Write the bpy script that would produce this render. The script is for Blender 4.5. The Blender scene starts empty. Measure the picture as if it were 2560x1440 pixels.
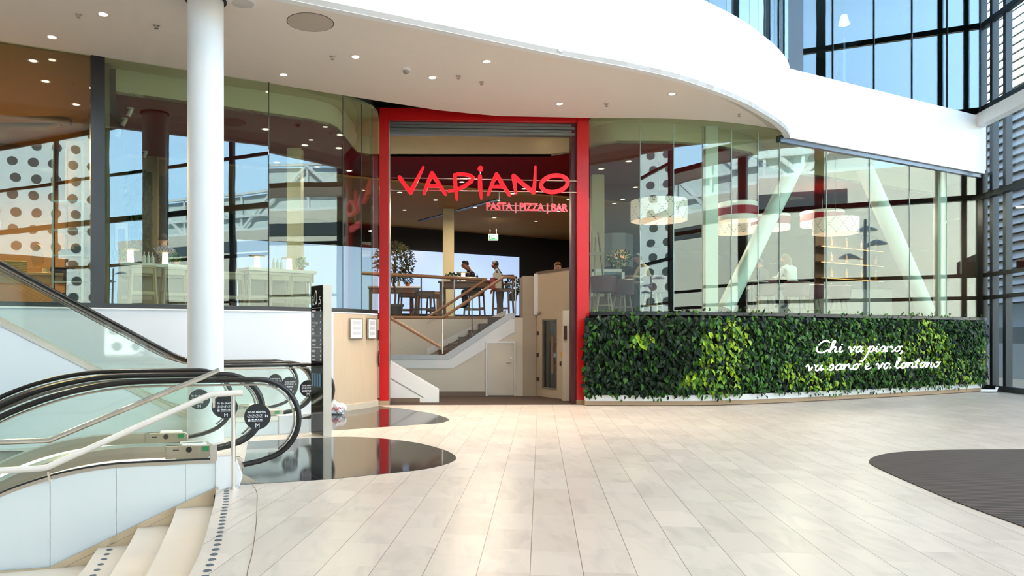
import bpy, bmesh, math, random
import numpy as np
from mathutils import Vector, Matrix
from mathutils.geometry import tessellate_polygon
random.seed(7)
SC = bpy.context.scene
COL = SC.collection
CX, CY, FL, EYE = 1140.0, 844.0, 1920.0, 1.4      # principal point and focal length of the photograph

# ---------------------------------------------------------------- camera
cam_d = bpy.data.cameras.new('camera'); cam = bpy.data.objects.new('camera', cam_d); COL.objects.link(cam)
cam.location = (0, 0, EYE); cam.rotation_euler = (math.pi/2, 0, 0)
cam_d.sensor_width = 36; cam_d.lens = FL/2560*36
cam_d.shift_x = (1280-CX)/2560; cam_d.shift_y = (CY-720)/2560
cam_d.clip_end = 400
SC.camera = cam
# ---------------------------------------------------------------- sky, sun, exposure
w = bpy.data.worlds.new('sky'); SC.world = w; w.use_nodes = True
nt = w.node_tree; nt.nodes.clear()
g = nt.nodes.new('ShaderNodeTexCoord'); sx = nt.nodes.new('ShaderNodeSeparateXYZ'); nt.links.new(g.outputs['Generated'], sx.inputs[0])
hf = nt.nodes.new('ShaderNodeMath'); hf.operation = 'MULTIPLY_ADD'; nt.links.new(sx.outputs[2], hf.inputs[0]); hf.inputs[1].default_value = .5; hf.inputs[2].default_value = .5
rp = nt.nodes.new('ShaderNodeValToRGB'); nt.links.new(hf.outputs[0], rp.inputs[0])
rp.color_ramp.elements[0].position = 0.0; rp.color_ramp.elements[0].color = (.03, .03, .03, 1)
rp.color_ramp.elements[1].position = 1.0; rp.color_ramp.elements[1].color = (.10, .13, .20, 1)
for p_, c_ in ((-.02, (.04, .04, .04, 1)), (0, (.74, .88, 1.0, 1)), (.12, (.52, .74, 1.0, 1)), (.34, (.46, .68, 1.0, 1)), (.50, (.16, .22, .32, 1))):
    e = rp.color_ramp.elements.new(.5+.5*p_); e.color = c_
bg = nt.nodes.new('ShaderNodeBackground'); bg.inputs[1].default_value = 10.0
nt.links.new(rp.outputs[0], bg.inputs[0])
ow = nt.nodes.new('ShaderNodeOutputWorld'); nt.links.new(bg.outputs[0], ow.inputs[0])
sd = bpy.data.lights.new('sun', 'SUN'); sd.energy = 44; sd.angle = .01; sd.color = (1, .95, .87)
so = bpy.data.objects.new('sun', sd); COL.objects.link(so)
so.rotation_euler = Vector((.90, -.18, -.74)).to_track_quat('-Z', 'Y').to_euler()
al = bpy.data.lights.new('added_fill_light', 'AREA'); al.shape = 'RECTANGLE'; al.size = 12; al.size_y = 11; al.energy = 1250; al.color = (1, .95, .90)  # added fill to brighten the hall, no lamp is known up there
ao = bpy.data.objects.new('added_fill_light', al); COL.objects.link(ao); ao.location = (4.6, 7.6, 12.3)
SC.view_settings.view_transform = 'Standard'; SC.view_settings.look = 'None'
SC.view_settings.gamma = 1; SC.view_settings.use_curve_mapping = False
SC.view_settings.exposure = 0.06
cy = SC.cycles
cy.use_denoising = True; cy.max_bounces = 10; cy.diffuse_bounces = 4; cy.glossy_bounces = 5
cy.transparent_max_bounces = 40; cy.transmission_bounces = 8; cy.sample_clamp_indirect = 6
cy.use_adaptive_sampling = True; cy.adaptive_threshold = .02; cy.caustics_reflective = False; cy.caustics_refractive = False

# ---------------------------------------------------------------- helpers
def P(px, py, Y): return Vector(((px-CX)/FL*Y, Y, EYE+(CY-py)/FL*Y))
def F(px, py, z=0.0):
    Y = FL*(EYE-z)/(py-CY); return Vector(((px-CX)/FL*Y, Y, z))
def C3(px, py, z):            # point at height z above the horizon line
    Y = FL*(z-EYE)/(CY-py); return Vector(((px-CX)/FL*Y, Y, z))
def lin(c):
    c = c/255.0
    return c/12.92 if c <= .04045 else ((c+.055)/1.055)**2.4
def rgb(r, g, b): return (lin(r), lin(g), lin(b), 1)
MATS = {}
def node(nt, t, **kw):
    n = nt.nodes.new(t)
    for k, v in kw.items():
        if k.startswith('i'): n.inputs[int(k[1:])].default_value = v
        else: setattr(n, k, v)
    return n
def mt(nt, op, a, b=None, c=None):
    n = nt.nodes.new('ShaderNodeMath'); n.operation = op
    for i, v in enumerate((a, b, c)):
        if v is None: continue
        if hasattr(v, 'is_linked') or hasattr(v, 'links'): nt.links.new(v, n.inputs[i])
        else: n.inputs[i].default_value = v
    return n.outputs[0]
def M(name, col, rough=.5, metal=0.0, var=.06, scale=6.0, bump=0.0, emit=None, es=0.0, spec=.5, coat=0.0, stretch=None, sub=0.0):
    if name in MATS: return MATS[name]
    m = bpy.data.materials.new(name); m.use_nodes = True; nt = m.node_tree; b = nt.nodes['Principled BSDF']
    tc = node(nt, 'ShaderNodeTexCoord'); mp = node(nt, 'ShaderNodeMapping'); nt.links.new(tc.outputs['Object'], mp.inputs[0])
    if stretch: mp.inputs['Scale'].default_value = stretch
    nz = node(nt, 'ShaderNodeTexNoise'); nz.inputs['Scale'].default_value = scale; nz.inputs['Detail'].default_value = 4
    nt.links.new(mp.outputs[0], nz.inputs['Vector'])
    c = rgb(*col)
    mx = node(nt, 'ShaderNodeMix', data_type='RGBA'); nt.links.new(nz.outputs[0], mx.inputs[0])
    mx.inputs[6].default_value = tuple(min(1, x*(1-var)) for x in c[:3])+(1,)
    mx.inputs[7].default_value = tuple(min(1, x*(1+var)) for x in c[:3])+(1,)
    nt.links.new(mx.outputs[2], b.inputs['Base Color'])
    b.inputs['Roughness'].default_value = rough; b.inputs['Metallic'].default_value = metal
    b.inputs['Specular IOR Level'].default_value = spec; b.inputs['Coat Weight'].default_value = coat
    b.inputs['Coat Roughness'].default_value = .06
    if bump:
        bp = node(nt, 'ShaderNodeBump'); bp.inputs['Strength'].default_value = bump; bp.inputs['Distance'].default_value = .02
        nt.links.new(nz.outputs[0], bp.inputs['Height']); nt.links.new(bp.outputs[0], b.inputs['Normal'])
    if emit:
        b.inputs['Emission Color'].default_value = rgb(*emit); b.inputs['Emission Strength'].default_value = es
    MATS[name] = m; return m
def glassmat(name, tint, base, tr=.9, grough=0.0, fmax=.75, pw=4.0):
    """coated pane: part mirror, part clear; mirror share rises at grazing angles"""
    if name in MATS: return MATS[name]
    m = bpy.data.materials.new(name); m.use_nodes = True; nt = m.node_tree; nt.nodes.clear()
    lw = node(nt, 'ShaderNodeLayerWeight'); lw.inputs[0].default_value = .5
    f = mt(nt, 'POWER', lw.outputs['Facing'], pw)
    f = mt(nt, 'MULTIPLY_ADD', f, fmax-base, base)
    t = node(nt, 'ShaderNodeBsdfTransparent'); t.inputs[0].default_value = tuple(lin(x)*tr for x in tint)+(1,)
    gl = node(nt, 'ShaderNodeBsdfGlossy'); gl.inputs['Roughness'].default_value = grough; gl.inputs[0].default_value = (.97, 1, .98, 1)
    nz = node(nt, 'ShaderNodeTexNoise'); nz.inputs['Scale'].default_value = .55
    tc = node(nt, 'ShaderNodeTexCoord'); nt.links.new(tc.outputs['Object'], nz.inputs['Vector'])
    bp = node(nt, 'ShaderNodeBump'); bp.inputs['Strength'].default_value = .035; bp.inputs['Distance'].default_value = .05
    nt.links.new(nz.outputs[0], bp.inputs['Height']); nt.links.new(bp.outputs[0], gl.inputs['Normal'])
    mx = node(nt, 'ShaderNodeMixShader'); nt.links.new(f, mx.inputs[0]); nt.links.new(t.outputs[0], mx.inputs[1]); nt.links.new(gl.outputs[0], mx.inputs[2])
    o = node(nt, 'ShaderNodeOutputMaterial'); nt.links.new(mx.outputs[0], o.inputs[0])
    MATS[name] = m; return m

class MB:
    def __init__(s): s.v = []; s.f = []; s.m = []; s.cur = 0
    def mat(s, i): s.cur = i; return s
    def add(s, vs, fs):
        o = len(s.v); s.v += [tuple(x) for x in vs]; s.f += [tuple(i+o for i in f) for f in fs]; s.m += [s.cur]*len(fs); return s
    def obox(s, o, a, b, c):      # corner + three edge vectors
        o, a, b, c = map(Vector, (o, a, b, c))
        vs = [o, o+a, o+a+b, o+b, o+c, o+a+c, o+a+b+c, o+b+c]
        fs = [(0,3,2,1),(4,5,6,7),(0,1,5,4),(1,2,6,5),(2,3,7,6),(3,0,4,7)]
        if a.cross(b).dot(c) < 0: fs = [f[::-1] for f in fs]
        return s.add(vs, fs)
    def box(s, x0, x1, y0, y1, z0, z1): return s.obox((x0,y0,z0), (x1-x0,0,0), (0,y1-y0,0), (0,0,z1-z0))
    def cbox(s, c, sx, sy, sz, rz=0):
        u = Vector((math.cos(rz), math.sin(rz), 0)); v = Vector((-u.y, u.x, 0)); c = Vector(c)
        return s.obox(c-u*sx/2-v*sy/2, u*sx, v*sy, (0,0,sz))
    def prism(s, pts, z0, z1):    # plan polygon, any shape; z may be lists
        n = len(pts); A = [Vector((p[0], p[1], z0)) for p in pts]; B = [Vector((p[0], p[1], z1)) for p in pts]
        ar = sum(pts[i][0]*pts[(i+1)%n][1]-pts[(i+1)%n][0]*pts[i][1] for i in range(n))
        tr = tessellate_polygon([[Vector((p[0], p[1], 0)) for p in pts]])
        fs = []
        for t in tr:
            a, b, c = [pts[i] for i in t]; cr = (b[0]-a[0])*(c[1]-a[1])-(b[1]-a[1])*(c[0]-a[0])
            t = t if cr > 0 else t[::-1]
            fs.append(tuple(i+n for i in t)); fs.append(tuple(t[::-1]))
        for i in range(n):
            j = (i+1) % n; f = (i, j, j+n, i+n); fs.append(f if ar > 0 else f[::-1])
        return s.add(A+B, fs)
    def slab(s, pts, d):          # planar polygon of 3D points, extruded by vector d
        pts = [Vector(p) for p in pts]; d = Vector(d); n = len(pts)
        nrm = Vector((0,0,0))
        for i in range(n): nrm += pts[i].cross(pts[(i+1)%n])
        tr = tessellate_polygon([pts]); fs = []
        flip = nrm.dot(d) < 0
        for t in tr:
            a, b, c = [pts[i] for i in t]; cr = (b-a).cross(c-a).dot(d)
            t = t if cr > 0 else t[::-1]
            fs.append(tuple(i+n for i in t)); fs.append(tuple(t[::-1]))
        for i in range(n):
            j = (i+1) % n; f = (i, j, j+n, i+n); fs.append(f[::-1] if flip else f)
        return s.add(pts+[p+d for p in pts], fs)
    def tube(s, path, r, n=10, caps=True, up=None, r2=None):
        path = [Vector(p) for p in path]; k = len(path); rr = r if isinstance(r, (list, tuple)) else [r]*k
        vs = []; prev = None
        for i, p in enumerate(path):
            t = (path[min(i+1, k-1)]-path[max(i-1, 0)]).normalized()
            ref = Vector(up) if up else (prev if prev is not None else (Vector((0,0,1)) if abs(t.z) < .9 else Vector((1,0,0))))
            a = ref-t*ref.dot(t)
            if a.length < 1e-6: a = t.orthogonal()
            a.normalize(); b = t.cross(a); prev = a
            for j in range(n):
                q = 2*math.pi*j/n; vs.append(p+a*math.cos(q)*rr[i]+b*math.sin(q)*(r2 if r2 else rr[i]))
        fs = [(i*n+j, i*n+(j+1)%n, (i+1)*n+(j+1)%n, (i+1)*n+j) for i in range(k-1) for j in range(n)]
        if caps: fs += [tuple(range(n))[::-1], tuple((k-1)*n+j for j in range(n))]
        return s.add(vs, fs)
    def lathe(s, prof, c=(0,0,0), n=24, axis=None):   # profile (r, z)
        c = Vector(c); vs = []
        R = Matrix.Identity(3) if axis is None else Vector(axis).to_track_quat('Z', 'Y').to_matrix()
        for r, z in prof:
            for j in range(n):
                q = 2*math.pi*j/n; vs.append(c+R @ Vector((r*math.cos(q), r*math.sin(q), z)))
        fs = [(i*n+j, i*n+(j+1)%n, (i+1)*n+(j+1)%n, (i+1)*n+j) for i in range(len(prof)-1) for j in range(n)]
        fs += [tuple(range(n))[::-1], tuple((len(prof)-1)*n+j for j in range(n))]
        return s.add(vs, fs)
    def wall(s, line, z0, z1, th, side=1):   # vertical wall along plan polyline, thickness to one side (mitred)
        L = [Vector((p[0], p[1])) for p in line]; O = offset(L, th*side)
        n = len(L); Z0 = z0 if isinstance(z0, (list, tuple)) else [z0]*n; Z1 = z1 if isinstance(z1, (list, tuple)) else [z1]*n
        vs = []
        for i in range(n): vs += [(L[i].x, L[i].y, Z0[i]), (O[i].x, O[i].y, Z0[i]), (O[i].x, O[i].y, Z1[i]), (L[i].x, L[i].y, Z1[i])]
        fs = []
        for i in range(n-1):
            a, b = 4*i, 4*i+4
            for k in range(4):
                f = (a+k, a+(k+1)%4, b+(k+1)%4, b+k); fs.append(f if side < 0 else f[::-1])
        e0, e1 = (0,3,2,1), tuple(4*(n-1)+k for k in range(4))
        fs += [e0, e1] if side < 0 else [e0[::-1], e1[::-1]]
        return s.add(vs, fs)
    def build(s, name, mats, parent=None, smooth=30, bevel=0.0):
        me = bpy.data.meshes.new(name)
        off = WL.get(parent.name, Vector((0,0,0))) if parent else Vector((0,0,0))
        me.from_pydata([(a-off.x, b-off.y, c-off.z) for a, b, c in s.v], [], s.f); me.update()
        if not isinstance(mats, (list, tuple)): mats = [mats]
        for m in mats: me.materials.append(m)
        if len(mats) > 1: me.polygons.foreach_set('material_index', s.m)
        if smooth:
            me.polygons.foreach_set('use_smooth', [True]*len(me.polygons))
            try: me.set_sharp_from_angle(angle=math.radians(smooth))
            except Exception: pass
        o = bpy.data.objects.new(name, me); COL.objects.link(o)
        if parent: o.parent = parent; WL[o.name] = off.copy()
        if bevel:
            b = o.modifiers.new('bevel', 'BEVEL'); b.width = bevel; b.segments = 2; b.limit_method = 'ANGLE'
        return o
WL = {}
def offset(L, d):
    n = len(L); out = []
    for i in range(n):
        t1 = (L[i]-L[i-1]).normalized() if i > 0 else (L[1]-L[0]).normalized()
        t2 = (L[i+1]-L[i]).normalized() if i < n-1 else t1
        n1 = Vector((-t1.y, t1.x)); n2 = Vector((-t2.y, t2.x)); m = (n1+n2).normalized()
        out.append(L[i]+m*(d/max(.4, m.dot(n1))))
    return out
def tag(o, label=None, cat=None, group=None, kind=None):
    if label: o['label'] = label
    if cat: o['category'] = cat
    if group: o['group'] = group
    if kind: o['kind'] = kind
    return o
def thing(name, label, cat, loc=(0,0,0), rz=0, group=None):
    o = bpy.data.objects.new(name, None); COL.objects.link(o); o.empty_display_size = .2
    o.location = loc; o.rotation_euler = (0, 0, rz); WL[o.name] = Vector(loc)
    return tag(o, label, cat, group)
def struct(name, mb, m, **kw):
    o = mb.build(name, m, **kw); o['kind'] = 'structure'; return o
def kids(o): return [c for c in COL.objects if c.parent == o]
def dup(o, loc=None, rz=None, label=None, group=None, parent=None, sc=None):
    c = o.copy(); COL.objects.link(c)
    if parent: c.parent = parent
    for k in kids(o): dup(k, parent=c)
    if loc is not None: c.location = loc
    if rz is not None: c.rotation_euler = (0, 0, rz)
    if sc is not None: c.scale = (sc, sc, sc)
    if label: c['label'] = label
    if group: c['group'] = group
    return c
def copyset(proto, spots):
    """spots: (loc, rz, label); the first moves the prototype itself"""
    out = []
    for i, (loc, rz, label) in enumerate(spots):
        o = proto if i == 0 else dup(proto)
        o.location = loc; o.rotation_euler = (0, 0, rz); o['label'] = label; out.append(o)
    return out
def local(name, label, cat, group=None):   # thing built round the origin, to be placed and copied later
    return thing(name, label, cat, (0,0,0), 0, group)
def spline(pts, n=8):
    pts = [Vector(p) for p in pts]; out = []
    for i in range(len(pts)-1):
        p0 = pts[max(i-1, 0)]; p1 = pts[i]; p2 = pts[i+1]; p3 = pts[min(i+2, len(pts)-1)]
        for k in range(n):
            t = k/n
            out.append(.5*((2*p1)+(p2-p0)*t+(2*p0-5*p1+4*p2-p3)*t*t+(3*p1-p0-3*p2+p3)*t**3))
    return out+[pts[-1]]
def text(name, body, size, m, parent, o, right, up, ext=.002, bold=0.0, shear=0.0, align='LEFT', sxx=1.0, spacing=1.0):
    cu = bpy.data.curves.new(name, 'FONT'); cu.body = body; cu.size = size; cu.extrude = ext; cu.offset = bold
    cu.shear = shear; cu.align_x = align; cu.space_character = spacing; cu.resolution_u = 3
    ob = bpy.data.objects.new(name+'_tmp', cu); COL.objects.link(ob)
    dg = bpy.context.evaluated_depsgraph_get(); me = bpy.data.meshes.new_from_object(ob.evaluated_get(dg))
    COL.objects.unlink(ob); bpy.data.objects.remove(ob)
    r = Vector(right).to_3d().normalized(); u = Vector(up).to_3d().normalized(); nn = r.cross(u)
    off = WL.get(parent.name, Vector((0,0,0))) if parent else Vector((0,0,0))
    o = Vector(o)-off
    for v in me.vertices: v.co = o+r*v.co.x*sxx+u*v.co.y+nn*v.co.z
    me.name = name; me.materials.clear(); me.materials.append(m)
    t = bpy.data.objects.new(name, me); COL.objects.link(t)
    if parent: t.parent = parent; WL[t.name] = off.copy()
    return t
def ribbon(mb, pts, wid, o, r, u, d, seg=6):
    """round-ended brush stroke in the plane (o, r, u), thickness vector d"""
    pts = [Vector((p[0], p[1])) for p in pts]; L = []; R = []
    n = len(pts); W = wid if isinstance(wid, (list, tuple)) else [wid]*n
    for i, p in enumerate(pts):
        t = (pts[min(i+1, n-1)]-pts[max(i-1, 0)]).normalized(); q = Vector((-t.y, t.x))*W[i]/2
        L.append(p+q); R.append(p-q)
    def cap(p, t, w):
        a0 = math.atan2(t.y, t.x); return [p+Vector((math.cos(a0+math.pi/2-math.pi*k/seg), math.sin(a0+math.pi/2-math.pi*k/seg)))*w/2 for k in range(1, seg)]
    poly = L+cap(pts[-1], (pts[-1]-pts[-2]).normalized(), W[-1])+R[::-1]+cap(pts[0], (pts[0]-pts[1]).normalized(), W[0])
    o, r, u, d = map(Vector, (o, r, u, d)); m = len(poly)
    A = [o+r*p.x+u*p.y for p in poly]; B = [a+d for a in A]
    fs = [(i, (i+1)%m, (i+1)%m+m, i+m) for i in range(m)]
    # strip caps (left/right pairs) plus fans at the ends
    idxL = list(range(n)); idxR = [n+seg-1+(n-1-i) for i in range(n)]
    for i in range(n-1):
        q = (idxL[i], idxR[i], idxR[i+1], idxL[i+1]); fs.append(q); fs.append(tuple(x+m for x in q[::-1]))
    e1 = tuple([idxL[-1]]+list(range(n, n+seg-1))+[idxR[-1]]); e0 = tuple([idxR[0]]+list(range(2*n+seg-1, m))+[idxL[0]])
    for e in (e1, e0): fs.append(e); fs.append(tuple(x+m for x in e[::-1]))
    return mb.add(A+B, fs)
def pip(pt, poly):
    x, y = pt; c = False; n = len(poly)
    for i in range(n):
        x1, y1 = poly[i][:2]; x2, y2 = poly[(i+1) % n][:2]
        if (y1 > y) != (y2 > y) and x < (x2-x1)*(y-y1)/(y2-y1)+x1: c = not c
    return c

def dashes(name, m, parent, o, r, u, lens, h, d, gap=.006):
    """a line of print too small to read: short bars of word length"""
    mb = MB(); o = Vector(o); r = Vector(r).to_3d().normalized(); u = Vector(u); x = 0
    for L in lens: mb.obox(o+r*x, r*L, Vector(d), u*h); x += L+gap
    return mb.build(name, m, parent, smooth=0)
# ---------------------------------------------------------------- materials of the setting
def floor_material():
    m = bpy.data.materials.new('pale_marble_tiles'); m.use_nodes = True; nt = m.node_tree; b = nt.nodes['Principled BSDF']
    tc = node(nt, 'ShaderNodeTexCoord')
    def dot(v):
        d = node(nt, 'ShaderNodeVectorMath', operation='DOT_PRODUCT'); nt.links.new(tc.outputs['Object'], d.inputs[0]); d.inputs[1].default_value = v
        return d.outputs['Value']
    u = mt(nt, 'DIVIDE', mt(nt, 'ADD', dot((.994, -.109, 0)), .06), .315); v = mt(nt, 'DIVIDE', dot((.109, .994, 0)), .52)
    row = mt(nt, 'FLOOR', u); fu = mt(nt, 'FRACT', u)
    wn = node(nt, 'ShaderNodeTexWhiteNoise', noise_dimensions='1D'); nt.links.new(row, wn.inputs['W'])
    v2 = mt(nt, 'MULTIPLY_ADD', wn.outputs[0], 7.3, v); ti = mt(nt, 'FLOOR', v2); fv = mt(nt, 'FRACT', v2)
    du = mt(nt, 'MULTIPLY', mt(nt, 'MINIMUM', fu, mt(nt, 'SUBTRACT', 1.0, fu)), .315)
    dv = mt(nt, 'MULTIPLY', mt(nt, 'MINIMUM', fv, mt(nt, 'SUBTRACT', 1.0, fv)), .52)
    ju = mt(nt, 'MULTIPLY', mt(nt, 'LESS_THAN', du, .0026), .72); jv = mt(nt, 'MULTIPLY', mt(nt, 'LESS_THAN', dv, .0016), .22)
    j = mt(nt, 'MAXIMUM', ju, jv)
    cb = node(nt, 'ShaderNodeCombineXYZ'); nt.links.new(row, cb.inputs[0]); nt.links.new(ti, cb.inputs[1])
    w2 = node(nt, 'ShaderNodeTexWhiteNoise', noise_dimensions='2D'); nt.links.new(cb.outputs[0], w2.inputs['Vector'])
    mp = node(nt, 'ShaderNodeMapping'); mp.inputs['Scale'].default_value = (3.2, .9, 1); mp.inputs['Rotation'].default_value = (0, 0, .3)
    nt.links.new(tc.outputs['Object'], mp.inputs[0])
    ad = node(nt, 'ShaderNodeVectorMath', operation='MULTIPLY_ADD'); nt.links.new(w2.outputs[1], ad.inputs[0]); ad.inputs[1].default_value = (9, 9, 9); nt.links.new(mp.outputs[0], ad.inputs[2])
    nz = node(nt, 'ShaderNodeTexNoise'); nz.inputs['Scale'].default_value = 1.6; nz.inputs['Detail'].default_value = 6; nz.inputs['Distortion'].default_value = 1.2
    nt.links.new(ad.outputs[0], nz.inputs['Vector'])
    r1 = node(nt, 'ShaderNodeValToRGB'); nt.links.new(w2.outputs[0], r1.inputs[0])
    r1.color_ramp.elements[0].color = rgb(207, 194, 180); r1.color_ramp.elements[1].color = rgb(220, 207, 193)
    e = r1.color_ramp.elements.new(.5); e.color = rgb(213, 201, 187)
    r2 = node(nt, 'ShaderNodeValToRGB'); nt.links.new(nz.outputs[0], r2.inputs[0])
    r2.color_ramp.elements[0].position = .30; r2.color_ramp.elements[0].color = (.78, .79, .81, 1)
    r2.color_ramp.elements[1].position = .52; r2.color_ramp.elements[1].color = (1, 1, 1, 1)
    m1 = node(nt, 'ShaderNodeMix', data_type='RGBA', blend_type='MULTIPLY'); m1.inputs[0].default_value = .7
    nt.links.new(r1.outputs[0], m1.inputs[6]); nt.links.new(r2.outputs[0], m1.inputs[7])
    m2 = node(nt, 'ShaderNodeMix', data_type='RGBA'); nt.links.new(j, m2.inputs[0]); nt.links.new(m1.outputs[2], m2.inputs[6]); m2.inputs[7].default_value = rgb(95, 76, 62)
    nt.links.new(m2.outputs[2], b.inputs['Base Color']); b.inputs['Roughness'].default_value = .30; b.inputs['Specular IOR Level'].default_value = .35
    return m
def granite_material():
    m = M('black_polished_granite', (24, 25, 26), rough=.07, var=.4, scale=40, spec=.6)
    nt = m.node_tree; b = nt.nodes['Principled BSDF']; tc = node(nt, 'ShaderNodeTexCoord')
    mp = node(nt, 'ShaderNodeMapping'); mp.inputs['Rotation'].default_value = (0, 0, -.52); nt.links.new(tc.outputs['Object'], mp.inputs[0])
    br = node(nt, 'ShaderNodeTexBrick'); br.inputs['Scale'].default_value = 1; br.inputs['Brick Width'].default_value = 1.3; br.inputs['Row Height'].default_value = .42
    br.inputs['Mortar Size'].default_value = .0035; br.offset = .37
    br.inputs['Color1'].default_value = rgb(23, 24, 25); br.inputs['Color2'].default_value = rgb(36, 37, 38); br.inputs['Mortar'].default_value = rgb(92, 94, 96)
    nt.links.new(mp.outputs[0], br.inputs['Vector']); nt.links.new(br.outputs[0], b.inputs['Base Color'])
    return m
def stripe_material(name, c1, c2, period, axis, duty=.5, rough=.8, bump=.6):
    m = bpy.data.materials.new(name); m.use_nodes = True; nt = m.node_tree; b = nt.nodes['Principled BSDF']
    tc = node(nt, 'ShaderNodeTexCoord'); d = node(nt, 'ShaderNodeVectorMath', operation='DOT_PRODUCT'); nt.links.new(tc.outputs['Object'], d.inputs[0]); d.inputs[1].default_value = axis
    f = mt(nt, 'FRACT', mt(nt, 'DIVIDE', d.outputs['Value'], period)); g = mt(nt, 'LESS_THAN', f, duty)
    mx = node(nt, 'ShaderNodeMix', data_type='RGBA'); nt.links.new(g, mx.inputs[0]); mx.inputs[6].default_value = rgb(*c1); mx.inputs[7].default_value = rgb(*c2)
    nt.links.new(mx.outputs[2], b.inputs['Base Color']); b.inputs['Roughness'].default_value = rough
    bp = node(nt, 'ShaderNodeBump'); bp.inputs['Strength'].default_value = bump; bp.inputs['Distance'].default_value = .01
    nt.links.new(g, bp.inputs['Height']); nt.links.new(bp.outputs[0], b.inputs['Normal'])
    MATS[name] = m; return m
m_floor = floor_material(); m_gran = granite_material()
m_white = M('white_plaster', (240, 240, 238), rough=.55, var=.01)
m_fascia = M('white_fascia_paint', (248, 248, 246), rough=.5, var=.01)
m_soffit = M('soffit_paint', (250, 240, 228), rough=.7, var=.015)
m_wallp = M('white_wall_panel', (226, 229, 232), rough=.35, var=.01)
m_black = M('black_anodised_metal', (20, 22, 24), rough=.35, var=.2)
m_mull = M('dark_grey_mullion', (44, 52, 56), rough=.4, var=.1)
m_steel = M('brushed_steel', (198, 190, 178), rough=.28, metal=1, var=.05, scale=8, stretch=(1, 1, 40))
m_chrome = M('polished_steel', (225, 220, 212), rough=.12, metal=1, var=.02)
m_glass = glassmat('facade_glass', (238, 246, 240), .06, tr=1.0, fmax=.5)
m_glassr = glassmat('facade_glass_clear', (238, 246, 240), .075, tr=1.0, fmax=.55)
m_glassu = glassmat('upper_floor_glass', (200, 215, 220), .065, tr=.8, fmax=.6)
m_glassc = glassmat('curtain_wall_glass', (240, 247, 248), .02, tr=1.0, fmax=.4)
m_glassg = glassmat('greenish_balustrade_glass', (253, 255, 254), .015, tr=1.0, fmax=.35)
m_dred = M('dark_red_ceiling_paint', (104, 10, 12), rough=.7, var=.05, spec=.03)
m_cream = M('cream_interior_paint', (205, 196, 160), rough=.6, var=.03)
m_brownc = M('tan_ceiling_paint', (176, 136, 84), rough=.7, var=.04, spec=.05)
m_rfloor = M('dark_oak_floor', (88, 68, 52), rough=.5, var=.25, scale=3, stretch=(8, 1, 1))
m_mat = M('dark_brown_entrance_carpet', (72, 56, 46), rough=.95, var=.25, scale=90, bump=.3)
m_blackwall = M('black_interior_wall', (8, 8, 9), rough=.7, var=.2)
m_oak = M('pale_oak_panel', (205, 180, 150), rough=.5, var=.10, scale=3, stretch=(14, 14, .6))
m_woodb = M('oak_plinth', (165, 138, 110), rough=.5, var=.12, scale=4, stretch=(3, 3, 20))
m_red = M('red_lacquer', (190, 16, 18), rough=.28, var=.03, spec=.5)
m_stone = M('pale_stone_step', (236, 222, 204), rough=.4, var=.05, scale=2.5)

# ---------------------------------------------------------------- plan lines of the shop front
LG = [(-13.0, 8.70), (-9.3, 10.64), (-5.9, 12.41), (-5.72, 12.51), (-3.35, 13.75), (-2.16, 14.66), (-1.86, 15.12), (-1.69, 15.44), (-1.60, 15.80)]   # glass line, left
RG = [(2.80, 16.12), (3.84, 16.02), (4.545, 16.03), (5.19, 16.15), (5.87, 16.36), (6.53, 16.60), (7.12, 16.90)]
d_r = (.879, .477); 
def rline(px):   # straight right-hand glass line hit by a picture column
    k = (px-CX)/FL; X = k*(16.90-.543*7.12)/(1-.543*k); return (X, 16.90+.543*(X-7.12))
for px in (2066, 2174, 2274, 2366, 2452): RG.append(rline(px))
ZS, ZG1, ZG0, ZR = 5.97, 6.0, 1.90, 1.90
FB = [(-13.0, 4.2), (-9.0, 6.3), (-5.5, 8.22), (-2.15, 10.0), (-.3, 10.95), (1.62, 11.95), (2.8, 12.5), (3.82, 13.08), (4.75, 13.8), (5.4, 14.38), (5.93, 14.95), (6.35, 15.42), (6.65, 15.79), (7.05, 16.35), (7.35, 16.9)]
FBs = [p.to_2d() for p in spline([(a, b, 0) for a, b in FB], 5)]
FE = (14.25, 20.65)
SB = [(-13.0, 8.75), (-9.3, 10.69), (-5.9, 12.46), (-3.35, 13.81), (-1.6, 14.77), (-.4, 15.42), (.35, 15.68), (.9, 15.84), (2.2, 15.93), (2.85, 15.98), (3.83, 15.99), (4.54, 16.03), (5.19, 16.13), (5.87, 16.34), (6.53, 16.58), (7.12, 16.88)]

# ---------------------------------------------------------------- floor, pit and inlays
noseL = [(-1.05, 2.0), (-1.30, 3.3), (-1.57, 4.51), (-1.665, 5.0), (-1.80, 5.55), (-1.93, 6.05), (-2.06, 6.55), (-2.216, 7.09)]
EV = Vector((.9511, .3090)); NV = Vector((-.3090, .9511)); SK = -.235     # near escalators: run, across, stagger of the landings
def near(s, t, z=0.0):
    p = Vector((-1.9, 7.35))+EV*(s+SK*t)+NV*t; return Vector((p.x, p.y, z))
pitR = [near(-.30, -.2), near(-.30, 2.55)]
flo = [(p[0], p[1]) for p in noseL]+[(p.x, p.y) for p in pitR]+[(-13, near(-.18, 2.55).y-.2), (-13, 9.2)]
flo += [(-2.7, 14.5), (-1.9, 15.95), (2.95, 16.3), (7.2, 17.2), (14.6, 21.4), (13.0, 10.0), (11.6, 0), (8.5, -24), (-1.0, -24)]
struct('floor', MB().prism(flo, -.35, 0), m_floor, smooth=0)
def trace(pts, n=5): return [(p.x, p.y) for p in spline([F(*q) for q in pts], n)]
near_leaf = trace([(600, 1212), (800, 1200), (940, 1187), (1050, 1175), (1108, 1163), (1134, 1153), (1140, 1146), (1133, 1136), (1104, 1123), (1040, 1107), (950, 1096), (860, 1092), (780, 1095), (690, 1100), (620, 1104)])
near_leaf = [p for p in near_leaf]
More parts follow.
